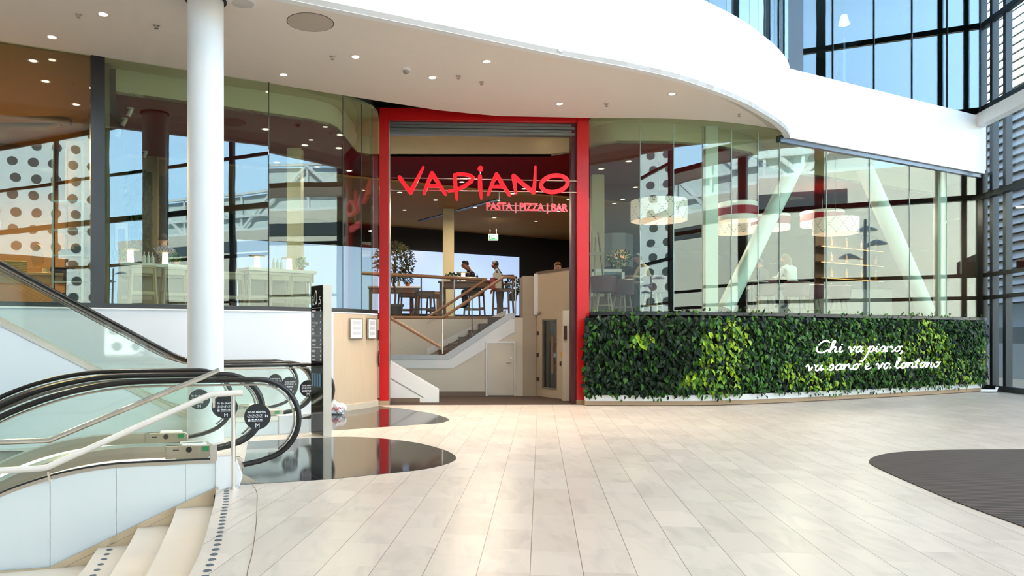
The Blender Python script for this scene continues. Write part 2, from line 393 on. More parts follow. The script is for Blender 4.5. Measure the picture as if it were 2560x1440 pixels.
far_leaf = trace([(690, 1082), (830, 1076), (940, 1069), (1040, 1062), (1098, 1058), (1120, 1052), (1122, 1048), (1108, 1042), (1080, 1034), (1040, 1027), (1000, 1021), (960, 1017.5)])+[(-1.55, 15.78), (-1.95, 14.9), (-2.35, 14.4), (-3.0, 13.8), (-3.2, 12.3)]
for i, poly in enumerate((near_leaf, far_leaf)): struct('trim_%d' % (i+1), MB().prism(poly, -.02, .003), m_gran, smooth=0)
m_rib = stripe_material('ribbed_entrance_matting', (84, 70, 60), (40, 33, 29), .055, (-.10, 1, 0), .5, .9, .8)
mat_pts = trace([(2560, 1319), (2400, 1260), (2290, 1214), (2215, 1181), (2180, 1163), (2173, 1154), (2184, 1144), (2225, 1134), (2300, 1128), (2400, 1125.5), (2560, 1124.5)])+[(9.9, 8.6), (9.4, 6.2), (6.6, 4.8)]
tag(MB().prism(mat_pts, .001, .008).build('entrance_mat', m_rib, smooth=0), 'dark brown ribbed entrance mat with a rounded end, set in the pale floor', 'mat')
struct('trim_3', MB().wall([(p[0], p[1]) for p in [(p.x, p.y) for p in spline([(-.98, 3.5, 0), (-1.226, 4.51, 0), (-1.327, 5.015, 0), (-1.499, 5.77, 0), (-1.664, 6.43, 0), (-1.80, 6.95, 0), (-1.93, 7.285, 0)], 6)]], -.01, .0012, .005), M('dark_joint', (120, 100, 84), rough=.8), smooth=0)
# lower level under the stairs and escalators
struct('floor_lower', MB().box(-13.2, -.8, -2, 12, -4.2, -4.0), m_floor, smooth=0)
struct('wall_lower_front', MB().box(-13.2, -1.0, -2.2, -2.0, -4.2, 0), m_white, smooth=0)
struct('wall_pit', MB().wall([(-.95, 1.9)]+[(p[0]+.004, p[1]) for p in noseL[1:]]+[(near(-.29, -.2).x, near(-.29, -.2).y), (near(-.29, 2.55).x, near(-.29, 2.55).y), (-13, near(-.18, 2.55).y-.19)], -4, -.36, .12, side=-1), m_white, smooth=0)

# ---------------------------------------------------------------- left lower wall, sill, oak panels
LW = [(x, y-.03) for x, y in LG]
iW = 6
struct('wall_left', MB().wall(LW[:5]+[(-2.62, 14.27), (-2.30, 14.48)], 0, 1.86, .25), m_wallp, smooth=20)
struct('trim_4', MB().wall([(x-.005, y-.05) for x, y in LG], 1.86, 1.885, .3), m_white, smooth=20)
struct('trim_5', MB().wall([(x, y-.015) for x, y in LG], 1.885, 1.96, .25), m_black, smooth=20)
struct('wall_oak', MB().wall([(-2.30, 14.47), (-2.14, 14.62), (-1.97, 14.88), (-1.84, 15.1), (-1.74, 15.34), (-1.66, 15.62), (-1.62, 15.86)], .12, 1.855, .2), m_oak, smooth=20)
struct('baseboard_left', MB().wall([(-2.32, 14.44), (-2.13, 14.59), (-1.955, 14.86), (-1.825, 15.09), (-1.72, 15.33), (-1.645, 15.61), (-1.60, 15.86)], 0, .12, .2), M('pale_marble_base', (214, 198, 176), rough=.35, var=.1), smooth=20)

# ---------------------------------------------------------------- glazing: every pane on its own
wn = [0]
def pane(a, b, z0, z1, m, gap=.006, th=.014):
    a = Vector(a); b = Vector(b); t = (b-a).normalized(); n = Vector((-t.y, t.x)); wn[0] += 1
    a2 = a+t*gap; b2 = b-t*gap
    mb = MB().obox((a2.x, a2.y, z0), (b2.x-a2.x, b2.y-a2.y, 0), (n.x*th, n.y*th, 0), (0, 0, z1-z0))
    return struct('window_%d' % wn[0], mb, m, smooth=0)
for i in range(len(LG)-1):
    if i == 2: continue
    pane(LG[i], LG[i+1], 1.96, 6.3 if i > 4 else 6.0, m_glass)
for i in range(len(RG)-1): pane(RG[i], RG[i+1], 1.95, 6.0 if i < 6 else 5.78, m_glass if i < 4 else m_glassr)
m_seal = M('clear_glass_edge', (150, 178, 172), rough=.25, var=.1)
for k, (L, ids, zt) in enumerate(((LG, (4, 5, 6, 7), 6.0), (RG, (1, 2, 3, 4, 5, 6, 7, 8, 9, 10), 5.85))):
    for i in ids: struct('trim_%d' % (10+k*20+i), MB().cbox((L[i][0], L[i][1]-.002, 1.96), .009, .02, zt-1.96), m_seal if k else m_mull, smooth=0)
struct('trim_6', MB().wall([LG[2], LG[3]], 1.96, 6.0, .3), m_black, smooth=0)
# right sill and plinth wall behind the plants
struct('wall_right', MB().wall([(x, y-.0) for x, y in RG], 0, 1.86, .3), m_blackwall, smooth=20)
struct('trim_7', MB().wall([(x-.02, y-.26) for x, y in RG], 1.86, 1.93, .5), m_black, smooth=20)
struct('trim_8', MB().wall([(x, y-.06) for x, y in RG[6:]], 5.70, 5.84, .12), M('grey_head_channel', (84, 92, 104), rough=.3, metal=.6), smooth=0)
struct('trim_9', MB().cbox((RG[-1][0]+.05, RG[-1][1], 1.9), .14, .2, 4.0), m_black, smooth=0)

# ---------------------------------------------------------------- soffit, fascia, upper storey
lip = offset([Vector(p) for p in FBs], .42)
lip = [p for p in lip]
while len(lip) and lip[-1].y > 16.7: lip.pop()
soff = [(p.x, p.y) for p in lip]+[(7.05, 16.84)]+[(a, b) for a, b in SB[::-1]]
struct('ceiling', MB().prism(soff, ZS, ZS+.08), m_soffit, smooth=0)
nl = len(lip); fb2 = list(FBs[:nl])
mb = MB(); vs = []; fs = []
for i in range(nl): vs += [(fb2[i].x, fb2[i].y, 5.80), (lip[i].x, lip[i].y, ZS+.001), (lip[i].x, lip[i].y, ZS+.08), (fb2[i].x, fb2[i].y, 5.88)]
rest = FBs[nl:]
for p in rest: vs += [(p.x, p.y, 5.80), (7.06, 16.83, ZS+.001), (7.06, 16.83, ZS+.08), (p.x, p.y, 5.88)]
for i in range(nl+len(rest)-1):
    a, b = 4*i, 4*i+4
    for k in range(4): fs.append((a+k, a+(k+1) % 4, b+(k+1) % 4, b+k))
struct('ceiling_lip', mb.add(vs, fs), M('soffit_lip_paint', (226, 216, 206), rough=.6, var=.01), smooth=30)
fas = [(p.x, p.y) for p in FBs]
struct('wall_upper_curved', MB().wall(fas, 5.795, 7.32, .12), m_fascia, smooth=40)
struct('wall_upper_right', MB().wall([(7.352, 16.9), FE], 5.80, 7.32, .12), m_fascia, smooth=0)
# upper glass
UG = offset([Vector(p) for p in fas], .10)
UGp = [UG[i] for i in range(0, len(UG)-1, 3)]+[Vector((7.36, 17.0))]
for i in range(len(UGp)-1):
    if UGp[i+1].x > 1.5: pane(UGp[i], UGp[i+1], 7.30, 11.8, m_glassu)
def uline(px):
    k = (px-CX)/FL; X = k*(17.0-.543*7.36)/(1-.543*k); return (X, 17.0+.543*(X-7.36))
UR = [(7.36, 17.0), uline(2008), uline(2082), uline(2185), uline(2280), uline(2368), uline(2450)]
for i in range(1, len(UR)-1): pane(UR[i], UR[i+1], 7.30, 11.8, m_glassu)
struct('trim_50', MB().wall([UR[0], UR[1]], 7.30, 11.8, .12), m_black, smooth=0)
for i in range(2, 7): struct('trim_%d' % (49+i), MB().cbox((UR[i][0], UR[i][1]-.01, 7.3), .012, .03, 4.5), m_mull, smooth=0)
# storey slab and roof (also keep the sun out of the hall)
hull = [(p.x, p.y) for p in offset([Vector(p) for p in fas], .14)]+[(FE[0], FE[1]+.15), (14.2, 40), (-13, 40)]
struct('floor_upper', MB().prism(hull, 6.35, 7.22), m_white, smooth=0)
struct('ceiling_upper', MB().prism(hull, 11.8, 13.0), m_white, smooth=0)
struct('wall_upper_back', MB().wall([(-13, 17), (0, 22), (14.4, 29)], 7.22, 11.8, .2), M('upper_room_cream', (214, 205, 178), rough=.6), smooth=0)
struct('wall_back', MB().wall([(-13.2, 9), (-13.2, 40), (14.4, 40), (14.4, 21.3)], -.2, 13.0, .2, side=1), M('dark_back_wall', (60, 48, 40), rough=.8), smooth=0)

# ---------------------------------------------------------------- right-hand curtain wall
def cw(Y, d=0.0): return Vector((11.62+.13*Y+d, Y))
CWY = [21.0, 20.35, 19.75, 16.8, 12.45, 8.1, 3.75, -.6, -4.95, -9.3, -13.6, -17.9, -23.8]
t = Vector((.1289, .9917)); nrm = Vector((-.9917, .1289))
mbs = []
for i, Y in enumerate(CWY):
    p = cw(Y); wd = .26 if i else .34
    struct('trim_%d' % (60+i), MB().cbox((p.x, p.y, 0), .16, .13 if i in (1, 2) else wd, 12.4, math.atan2(-.1289, .9917)), m_mull, smooth=0)
ztr = [(.0, .14), (2.42, 2.52), (3.03, 3.13), (5.12, 5.26), (7.34, 7.60), (9.75, 9.9), (12.2, 12.45)]
for k, (z0, z1) in enumerate(ztr):
    a = cw(-24); b = cw(21.05)
    struct('trim_%d' % (80+k), MB().obox((a.x, a.y, z0), (b.x-a.x, b.y-a.y, 0), (-.12 if k not in (3, 4) else -.2, .016, 0), (0, 0, z1-z0)), m_black if k else m_mull, smooth=0)
for i in range(len(CWY)-1):
    b, a = cw(CWY[i], .05), cw(CWY[i+1], .05)
    pane(a, b, .1, 12.2, m_glassc, gap=.03)
a, b = cw(21.0, -.16), cw(4.0, -.16)
tag(MB().obox((a.x-.26, a.y, 7.02), (.26, 0, 0), (b.x-a.x, b.y-a.y, 0), (0, 0, .34)).build('roof_beam', M('white_painted_steel', (236, 234, 230), rough=.4), bevel=.01), 'white painted steel beam running along the glass wall at upper floor height', 'beam')

struct('ceiling_hall', MB().prism([(-13.2, -24), (8.4, -24), (14.3, 20.9), (7.2, 17.2), (-13.2, 9)], 12.45, 12.7), m_white, smooth=0)
struct('wall_hall_left', MB().box(-13.4, -13.2, -24, 9, -4.2, 12.7), m_white, smooth=0)
struct('wall_hall_back', MB().box(-13.4, 8.45, -24.2, -24, -.2, 12.7), m_white, smooth=0)
# ---------------------------------------------------------------- red entrance portal
PYL, PYR = 15.92, 16.12
por = thing('entrance_portal', 'tall red lacquered doorway frame around the restaurant entrance', 'doorway', (.55, 16.0, 0))
def post(x0, x1, y): return MB().box(x0, x1, y, y+.34, .09, 6.17)
post(-1.59, -1.395, PYL).build('post', m_red, por, bevel=.006)
post(2.54, 2.79, PYR-.02).build('post', m_red, por, bevel=.006)
m_gline = M('dark_shadow_gap', (16, 10, 10), rough=.7)
MB().obox((-1.59, PYL+.01, 5.92), (4.38, .2, 0), (0, .3, 0), (0, 0, .25)).build('lintel', m_red, por, bevel=.006)
for a, b, y in ((-1.60, -1.385, PYL-.01), (2.53, 2.80, PYR-.03)): MB().box(a, b, y, y+.36, 0, .09).build('plinth', m_woodb, por)
MB().box(-1.395, -1.375, PYL+.02, PYL+.3, 0, 5.92).build('edge_strip', m_steel, por)
MB().box(2.44, 2.54, PYR+.1, PYR+.4, 0, 5.92).build('shaded_reveal', M('shaded_red_lacquer', (70, 12, 16), rough=.4), por)  # inner side of the right post, its shade painted in as darker red
sh = MB()
for k in range(4): sh.obox((-1.39, PYL+.10+.02*(k % 2), 5.66+.065*k), (3.9, .19, 0), (0, .16, 0), (0, 0, .055))
sh.build('roller_shutter', M('grey_shutter_slats', (112, 120, 118), rough=.35, metal=.5), por)
# dark plenum over the portal, behind the soffit edge
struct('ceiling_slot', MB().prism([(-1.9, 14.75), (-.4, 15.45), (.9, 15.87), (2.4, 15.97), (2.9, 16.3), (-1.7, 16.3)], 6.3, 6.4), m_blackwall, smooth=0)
MBt = MB().tube([(-1.25, 15.35, 6.16), (-.2, 15.75, 6.16)], .02)
MBt.tube([(-1.2, 15.5, 6.22), (-.25, 15.86, 6.22)], .02)
tag(MBt.build('conduit_pipe', m_steel), 'thin grey conduit pipes in the dark slot over the red lintel', 'pipe')
# ---------------------------------------------------------------- letters in the doorway
m_sign = M('glowing_red_letter', (150, 0, 12), rough=.35, emit=(255, 0, 26), es=.95)
m_pink = M('glowing_pink_red_letter', (240, 60, 72), rough=.35, emit=(255, 84, 92), es=.75)
SY = 16.06
def S(cx, cy): px = 930+cx/4.5; py = 240+cy/4.5; return ((px-CX)/FL*SY, EYE+(CY-py)/FL*SY)
LET = [
 [([(312, 918), (372, 1005), (435, 1085)], [44, 44, 50]), ([(435, 1085), (505, 950), (578, 805)], [50, 40, 26])],
 [([(586, 1100), (625, 990), (676, 872)], [34, 42, 46]), ([(676, 872), (750, 990), (828, 1108)], [46, 44, 34]), ([(640, 1018), (700, 1016), (765, 1020)], [34, 36, 34])],
 [([(932, 892), (940, 1030), (955, 1168)], [40, 46, 26]), ([(930, 900), (960, 884), (1030, 884), (1105, 898), (1140, 920), (1118, 962), (1050, 1012), (960, 1058), (864, 1072)], [34, 36, 36, 38, 42, 44, 42, 38, 28])],
 [([(1214, 908), (1216, 1030), (1230, 1155)], [46, 50, 26])],
 [([(1308, 1110), (1350, 990), (1400, 886)], [34, 42, 44]), ([(1400, 886), (1470, 1000), (1548, 1118)], [44, 44, 34]), ([(1362, 1022), (1420, 1020), (1480, 1026)], [34, 36, 34])],
 [([(1618, 1096), (1606, 1000), (1592, 902)], [30, 42, 46]), ([(1592, 902), (1700, 995), (1818, 1088)], [46, 42, 44]), ([(1818, 1088), (1830, 950), (1836, 800)], [44, 34, 24])],
]
o_pts = []
for k in range(25):
    q = 2*math.pi*k/24+2.5; x = 150*math.cos(q); y = 92*math.sin(q); a = math.radians(-10)
    o_pts.append((2050+x*math.cos(a)-y*math.sin(a), 990+x*math.sin(a)+y*math.cos(a)))
LET.append([(o_pts[:14], [40+6*math.sin(k*.26) for k in range(14)]), (o_pts[12:], [40+6*math.sin(k*.26) for k in range(13)])])
sg = thing('letter_sign', 'large glowing red handwritten restaurant name hung across the entrance', 'sign', (.55, SY, 4.2))
k1 = SY/FL/4.5
for L in LET:
    mb = MB()
    for i, (pts, wd) in enumerate(L):
        ribbon(mb, [S(*p) for p in pts], [x*k1 for x in wd], (0, SY-.05-.003*i, 0), (1, 0, 0), (0, 0, 1), (0, .06, 0))
    o = mb.build('letter', m_sign, sg, smooth=35)
    if L is LET[3]:
        x, z = S(1220, 821); MB().lathe([(31*k1, 0), (31*k1, .05)], (x, SY, z), 24, (0, -1, 0)).build('dot', m_sign, o)
for yl, yr in ((444, 452.5), (474.5, 481)):
    a = P(973, yl, SY+.03); b = P(1443, yr, SY+.10); MB().tube([a, b], .012, 8).build('hanging_rod', m_chrome, sg)
x, z = S(1217, 880); MB().tube([(x, SY+.02, z+.1), (x, SY+.02, z-.1)], .012, 8).build('dot_stem', m_chrome, sg)
sb = thing('small_letter_sign', 'small pink red capital lettering hung under the big red name', 'sign', (1.4, SY, 3.8))
a = Vector((S(1280, 1283)[0], SY-.04, S(1280, 1283)[1])); b = Vector((S(2200, 1293)[0], SY+.02, S(2200, 1293)[1]))
tx = text('lettering', 'PASTA | PIZZA | BAR', .215, m_pink, sb, a, (b-a), (0, 0, 1), .02, bold=.0055)
wid = max(v.co.x for v in tx.data.vertices)-min(v.co.x for v in tx.data.vertices)
sc = (b-a).length/wid; x0 = min(v.co.x for v in tx.data.vertices)
for v in tx.data.vertices: v.co.x = x0+(v.co.x-x0)*sc
for yy in (1222, 1280):
    p = S(1285, yy); q = S(2200, yy+10); MB().tube([(p[0], SY+.065, p[1]), (q[0], SY+.085, q[1])], .009, 6).build('rail', m_chrome, sb)
for xx in (1432, 2032):
    p = S(xx, 1075); q = S(xx, 1230); MB().tube([(p[0], SY+.075, p[1]), (q[0], SY+.075, q[1])], .009, 6).build('hanger', m_chrome, sb)

# ---------------------------------------------------------------- vestibule behind the portal
m_cwall = M('warm_white_wall', (214, 202, 182), rough=.5, var=.015)
m_wstr = M('white_stringer', (236, 234, 228), rough=.45, var=.01)
m_handr = M('oak_handrail', (142, 104, 72), rough=.4, var=.15, scale=5)
struct('floor_entrance', MB().prism([(-1.75, 15.92), (2.75, 16.05), (2.9, 20.0), (-2.6, 20.0)], -.02, .004), m_mat, smooth=0)
YB = 18.4
struct('wall_stair', MB().slab([(-2.6, YB, .0), (1.60, YB, 0), (1.60, YB, 1.88), (1.41, YB, 1.88), (1.41, YB, 1.99), (1.28, YB, 1.985), (-.28, YB, .98), (-2.6, YB, .98)], (0, .22, 0)), m_cwall, smooth=0)
struct('trim_91', MB().slab([(-2.6, YB-.02, .985), (-.26, YB-.02, .985), (1.27, YB-.02, 1.99), (1.415, YB-.02, 1.99), (1.415, YB-.02, 1.86), (1.30, YB-.02, 1.855), (-.18, YB-.02, .87), (-2.6, YB-.02, .87)], (0, .26, 0)), M('grey_white_coping', (196, 200, 200), rough=.35), smooth=0)
struct('trim_92', MB().slab([(-2.6, YB-.012, .865), (-.18, YB-.012, .865), (1.30, YB-.012, 1.85), (1.41, YB-.012, 1.85), (1.41, YB-.012, 1.52), (1.33, YB-.012, 1.50), (-.08, YB-.012, .66), (-2.6, YB-.012, .66)], (0, .011, 0)), m_wstr, smooth=0)
struct('baseboard_stair', MB().box(-.9, .72, YB-.025, YB, 0, .11), M('brown_baseboard', (120, 100, 82), rough=.5), smooth=0)
# little door under the stairs
dr = thing('service_door', 'small low cream door under the upper stair flight', 'door', (1.05, YB, 0))
MB().box(.76, 1.385, YB-.035, YB-.005, .02, 1.26).build('door_leaf', m_cwall, dr, bevel=.004)
f = MB(); f.box(.71, .755, YB-.045, YB-.003, 0, 1.265); f.box(1.39, 1.42, YB-.045, YB-.003, 0, 1.265); f.box(.71, 1.42, YB-.045, YB-.003, 1.265, 1.31); f.build('door_frame', m_wstr, dr)
MB().lathe([(.028, 0), (.028, .02)], (1.31, YB-.035, .92), 14, (0, -1, 0)).build('lock_rosette', m_steel, dr)
h = MB().lathe([(.024, 0), (.024, .02)], (1.31, YB-.035, .80), 14, (0, -1, 0)); h.tube([(1.31, YB-.07, .80), (1.20, YB-.07, .797)], .011, 8); h.tube([(1.31, YB-.035, .80), (1.31, YB-.07, .80)], .011, 8); h.build('lever_handle', m_steel, dr)
for z in (.98, .1): MB().box(.757, .772, YB-.045, YB-.03, z, z+.13).build('hinge', m_steel, dr)
# lower flight: front parapet
YF = 16.55
lf = thing('lower_stair_flight', 'lower stair flight with white sloping parapet just inside the entrance', 'stairs', (-1.2, YF, 0))
MB().slab([(-2.5, YF, 0), (-.37, YF, 0), (-.37, YF, .28), (-1.44, YF, .91), (-2.5, YF, 1.52)], (0, .26, 0)).build('parapet', m_wstr, lf, bevel=.005)
MB().slab([(-1.40, YF-.004, .53), (-.70, YF-.004, .12), (-.70, YF-.004, .095), (-1.40, YF-.004, .505)], (0, .005, 0)).build('panel_seam', M('seam_grey', (150, 146, 138)), lf)
MB().box(-2.4, -.78, YF-.02, YF, 0, .1).build('baseboard', M('brown_baseboard', (0, 0, 0)), lf)
for k in range(5): MB().box(-2.45, -.55-.28*k, YF+.27, YB-.03, .165*k+.006, .165*(k+1)).build('step', m_rfloor, lf)
MB().box(-2.6, -.2, YB+.24, 19.9, .5, .93).build('landing', m_rfloor, lf)
gb = thing('lower_glass_balustrade', 'glass balustrade with oak handrail on the lower stair parapet', 'balustrade', (-1.1, 16.68, .6))
MB().slab([(-1.6, 16.67, 1.02), (-.43, 16.67, .33), (-.43, 16.67, 1.06), (-1.6, 16.67, 1.80)], (0, .014, 0)).build('glass_panel', m_glassg, gb)
MB().tube([P(965, 789, 16.68), P(1102, 868, 16.68)], .034, 10).build('handrail', m_handr, gb)
# upper flight
uf = thing('upper_stair_flight', 'dark brown upper stair flight rising to the restaurant floor', 'stairs', (.4, 19.2, .9))
for k in range(6):
    x = -.42+.25*k; MB().box(x, 1.62, YB+.23, 19.86, .93+.162*k, .93+.162*(k+1)-.02).build('riser', m_rfloor, uf)
    MB().box(x-.025, 1.62, YB+.225, 19.86, .93+.162*(k+1)-.02, .93+.162*(k+1)).build('tread', M('dark_walnut_tread', (80, 56, 42), rough=.5, var=.2, scale=3, stretch=(1, 8, 1)), uf)
MB().slab([(-.75, 19.87, .93), (1.3, 19.87, 2.0), (1.3, 19.87, 2.12), (-.75, 19.87, 1.12)], (0, .03, 0)).build('wall_stringer', m_wstr, uf)
struct('wall_landing', MB().box(-2.6, 1.6, 19.9, 20.1, 0, 1.88), m_cwall, smooth=0)
struct('wall_vestibule_left', MB().box(-2.72, -2.6, 16.2, 20.0, 0, 1.88), m_cwall, smooth=0)
struct('wall_vestibule_back', MB().box(1.41, 3.0, 19.4, 19.5, 0, 1.88), m_cwall, smooth=0)
hr = thing('stair_handrail', 'pair of sloping oak handrails along the upper stair flight', 'handrail', (.5, 18.6, 1.5))
Yh = 18.52
def hp(px, py, Y=Yh): return P(px, py, Y)
for pts in ([(1070, 793, 19.75), (1217, 698, 19.75)], [(952, 793, Yh), (1107, 794, Yh), (1260, 692, Yh), (1289, 694, Yh)]):
    MB().tube([hp(*p) for p in pts], .036, 10).build('handrail', m_handr, hr)
for px, y0, y1, Y in ((1106, 790, 885, Yh), (1180, 742, 838, Yh), (1289, 694, 786, Yh)): MB().tube([hp(px, y0, Y), hp(px, y1, Y)], .014, 8).build('baluster', m_chrome, hr)
MB().slab([hp(1110, 800), hp(1288, 700), hp(1288, 780), hp(1120, 882)], (0, .012, 0)).build('glass_panel', m_glassg, hr)
rb = thing('restaurant_balustrade', 'glass balustrade with oak rail along the restaurant floor edge', 'balustrade', (-.6, 20.0, 1.9))
MB().tube([P(905, 683, 20.0), P(1045, 690, 20.0), P(1218, 699, 20.0)], .045, 10).build('handrail', m_handr, rb)
MB().slab([P(905, 690, 20.03), P(1200, 700, 20.03), P(1200, 786, 20.03), P(905, 786, 20.03)], (0, .014, 0)).build('glass_panel', m_glassg, rb)
for px in (1053, 1107, 1136): MB().tube([P(px, 692, 20.0), P(px, 792, 20.0)], .018, 8).build('baluster', m_chrome if px > 1060 else m_black, rb)
MB().box(-2.4, 1.5, 19.93, 20.08, 1.88, 1.955).build('floor_edge_strip', m_handr, rb)
# lift
lt = thing('platform_lift', 'beige platform lift enclosure with a glazed door beside the right post', 'lift', (2.2, 17.9, 0))
A = Vector((1.92, 18.4)); Bq = Vector((2.53, 17.18)); u = (Bq-A).normalized(); n2 = Vector((u.y, -u.x)); Ln = (Bq-A).length
if n2.y > 0: n2 = -n2
m_lift = M('beige_lift_panel', (184, 168, 146), rough=.45, var=.015)
def LP(t, z, d=0.0): q = A+u*t+n2*d; return Vector((q.x, q.y, z))
def lbox(t0, t1, z0, z1, d0, d1): return MB().obox(LP(t0, z0, d0), LP(t1, z0, d0)-LP(t0, z0, d0), LP(t0, z0, d1)-LP(t0, z0, d0), (0, 0, z1-z0))
mb = MB()
for t0, t1, z0, z1 in ((0, .27, 0, 2.93), (.27, .88, 0, .20), (.27, .88, 1.83, 2.93), (.88, Ln, 0, 2.93)): mb.obox(LP(t0, z0), LP(t1, z0)-LP(t0, z0), LP(t0, z0, -.12)-LP(t0, z0), (0, 0, z1-z0))
mb.build('front_panel', m_lift, lt)
MB().prism([(1.60, 18.4), (1.92, 18.38), (1.99, 18.5), (1.99, 19.3), (1.60, 19.3)], 0, 2.88).build('side_wall', M('taupe_lift_side', (166, 150, 128), rough=.5), lt)
MB().box(1.86, 2.02, 18.33, 18.37, 1.95, 2.93).build('white_trim', m_wstr, lt)
MB().prism([(2.0, 18.5), (2.55, 17.3), (2.62, 17.4), (2.62, 19.3), (2.0, 19.3)], 0, .03).build('platform', M('grey_platform', (120, 124, 124), rough=.6), lt)
MB().obox((1.97, 19.28, 0), (.66, 0, 0), (0, .05, 0), (0, 0, 2.9)).build('rear_panel', M('grey_lift_interior', (150, 156, 156), rough=.5), lt)
ld = lbox(.30, .85, .23, 1.80, -.05, -.038).build('door_glass', glassmat('grey_lift_glass', (175, 188, 188), .10, tr=.8), lt)
mb = MB()
for q in ((.27, .30, .20, 1.83), (.85, .88, .20, 1.83), (.30, .85, .20, .23), (.30, .85, 1.80, 1.83)): mb.obox(LP(q[0], q[2], .01), LP(q[1], q[2])-LP(q[0], q[2]), LP(0, 0, -.06)-LP(0, 0, 0), (0, 0, q[3]-q[2]))
mb.build('door_frame', M('grey_door_frame', (120, 112, 100), rough=.4), lt)
mb = MB().tube([LP(.79, .58, .06), LP(.79, 1.46, .06)], .024, 10); mb.tube([LP(.79, .75, .06), LP(.87, .75, 0)], .012, 8); mb.tube([LP(.79, 1.3, .06), LP(.87, 1.3, 0)], .012, 8)
mb.build('door_handle', m_handr, lt)
lbox(.42, .80, .93, 1.03, -.2, -.19).build('lit_panel', M('lit_white_panel', (240, 244, 255), emit=(225, 230, 255), es=.9), lt)
lbox(.58, .70, 1.43, 1.52, -.1, -.09).build('notice', m_black, lt)
for t0, z in ((.05, 1.46), (.03, .94), (.03, .37)): lbox(t0, t0+.11 if t0 < .05 else t0+.07, z, z+.09, 0, .012).build('button_plate', M('dark_button_plate', (64, 52, 42), rough=.4), lt)
lbox(1.02, 1.07, .96, 1.07, 0, .006).build('yellow_label', M('yellow_sticker', (196, 150, 60)), lt)
lbox(1.00, 1.06, .76, .86, 0, .01).build('key_switch', m_black, lt)
lbox(.0, Ln, 2.92, 2.97, -.13, .02).build('coping', M('brown_coping', (110, 92, 76), rough=.5), lt)
lbox(.02, .22, 1.96, 2.0, 0, .02).build('door_closer', m_steel, lt)
tag(MB().box(2.37, 2.44, 16.9, 16.93, 1.36, 1.66).build('lift_notice', M('brown_notice', (70, 54, 46))), 'narrow dark notice on the pale strip right of the lift door', 'notice')
struct('wall_vestibule_right', MB().box(2.36, 2.60, 16.93, 17.15, 0, 2.0), m_cwall, smooth=0)
tag(MB().slab([P(1428, 690, 17.0), P(1437, 676, 16.8), P(1437, 790, 16.8), P(1428, 790, 17.0)], (.012, 0, 0)).build('lift_side_glass', m_glassg), 'narrow clear glass strip beside the lift at the right post', 'glass')
# ---------------------------------------------------------------- menu frames and small signs on the oak curve
def on_oak(px, py):
    L = [(-2.30, 14.47), (-2.14, 14.62), (-1.97, 14.88), (-1.84, 15.1), (-1.74, 15.34), (-1.66, 15.62), (-1.62, 15.86)]
    k = (px-CX)/FL
    for a, b in zip(L, L[1:]):
        fa, fb = a[0]-k*a[1], b[0]-k*b[1]
        if fa*fb <= 0:
            s = fa/(fa-fb); return Vector((a[0]+(b[0]-a[0])*s, a[1]+(b[1]-a[1])*s))
    return Vector(L[-1])
def plate(px0, px1, py0, py1, d0, d1, m, name, parent=None, mats=None):
    a, b = on_oak(px0, 0), on_oak(px1, 0); t = (b-a).normalized(); n = Vector((t.y, -t.x)); Y = (a.y+b.y)/2
    z1 = EYE+(CY-py0)/FL*Y; z0 = EYE+(CY-py1)/FL*Y
    o = a+n*d0; return MB().obox((o.x, o.y, z0), ((b-a).x, (b-a).y, 0), (n.x*(d1-d0), n.y*(d1-d0), 0), (0, 0, z1-z0)).build(name, m, parent, smooth=0), a, b, n, z0, z1
m_paper = M('menu_paper', (232, 232, 228), rough=.6)
m_ink = M('grey_print', (150, 150, 150)); m_wink = M('white_print', (230, 230, 230), emit=(230, 230, 230), es=.15)
for px0, px1, lab in ((871, 902, 'left framed menu sheet on the curved oak panel'), (914, 936, 'right framed menu sheet on the curved oak panel, nearer the red post')):
    a, b = on_oak(px0, 0), on_oak(px1, 0); fr = thing('framed_menu', lab, 'notice', (a.x, a.y, 1.4), group='menus on the oak panel')
    plate(px0, px1, 796, 848, .03, .05, m_steel, 'frame', fr); o, a, b, n, z0, z1 = plate(px0+1.6, px1-1.6, 798.5, 845.5, .05, .054, m_paper, 'sheet', fr)
    for k in range(3): plate(px0+5, px1-5, 803+k*13, 811+k*13, .054, .0548, M('pale_grey_print', (200, 200, 198)), 'print', fr)
sgn = thing('notice_plate', 'square black notice with white lines beside the red post', 'notice', (-1.66, 15.6, 1.4)); plate(941.5, 951.5, 826, 851, .025, .04, M('dark_plate', (52, 24, 26), rough=.35), 'plate', sgn)
for k in range(3): plate(944, 951, 833+k*5.5, 835.5+k*5.5, .04, .042, m_wink, 'print', sgn)
pl = plate(943.5, 948.5, 857, 864.5, .025, .035, m_black, 'switch_plate')[0]; tag(pl, 'tiny black switch plate between the two dark notices by the red post', 'switch')
ov = thing('oval_notice', 'oval dark red notice with white symbols beside the red post', 'notice', (-1.66, 15.6, .9))
q = on_oak(946, 0); mb = MB(); prof = [(q+Vector((-.03, .03)).normalized()*0)]
a, b = on_oak(941, 0), on_oak(951, 0); t = (b-a); n = Vector((t.y, -t.x)).normalized(); c = (a+b)/2+n*.03; Y = c.y
ell = [Vector((c.x+t.x*.5*math.cos(k*math.pi/12), c.y+t.y*.5*math.cos(k*math.pi/12), EYE+(CY-897)/FL*Y+.168*math.sin(k*math.pi/12))) for k in range(24)]
MB().slab(ell, (n.x*.015, n.y*.015, 0)).build('plate', M('dark_plate', (0, 0, 0)), ov)
for k in range(3): plate(943.6, 948.6, 887+k*7.5, 891.5+k*7.5, .046, .048, m_wink, 'symbol', ov)
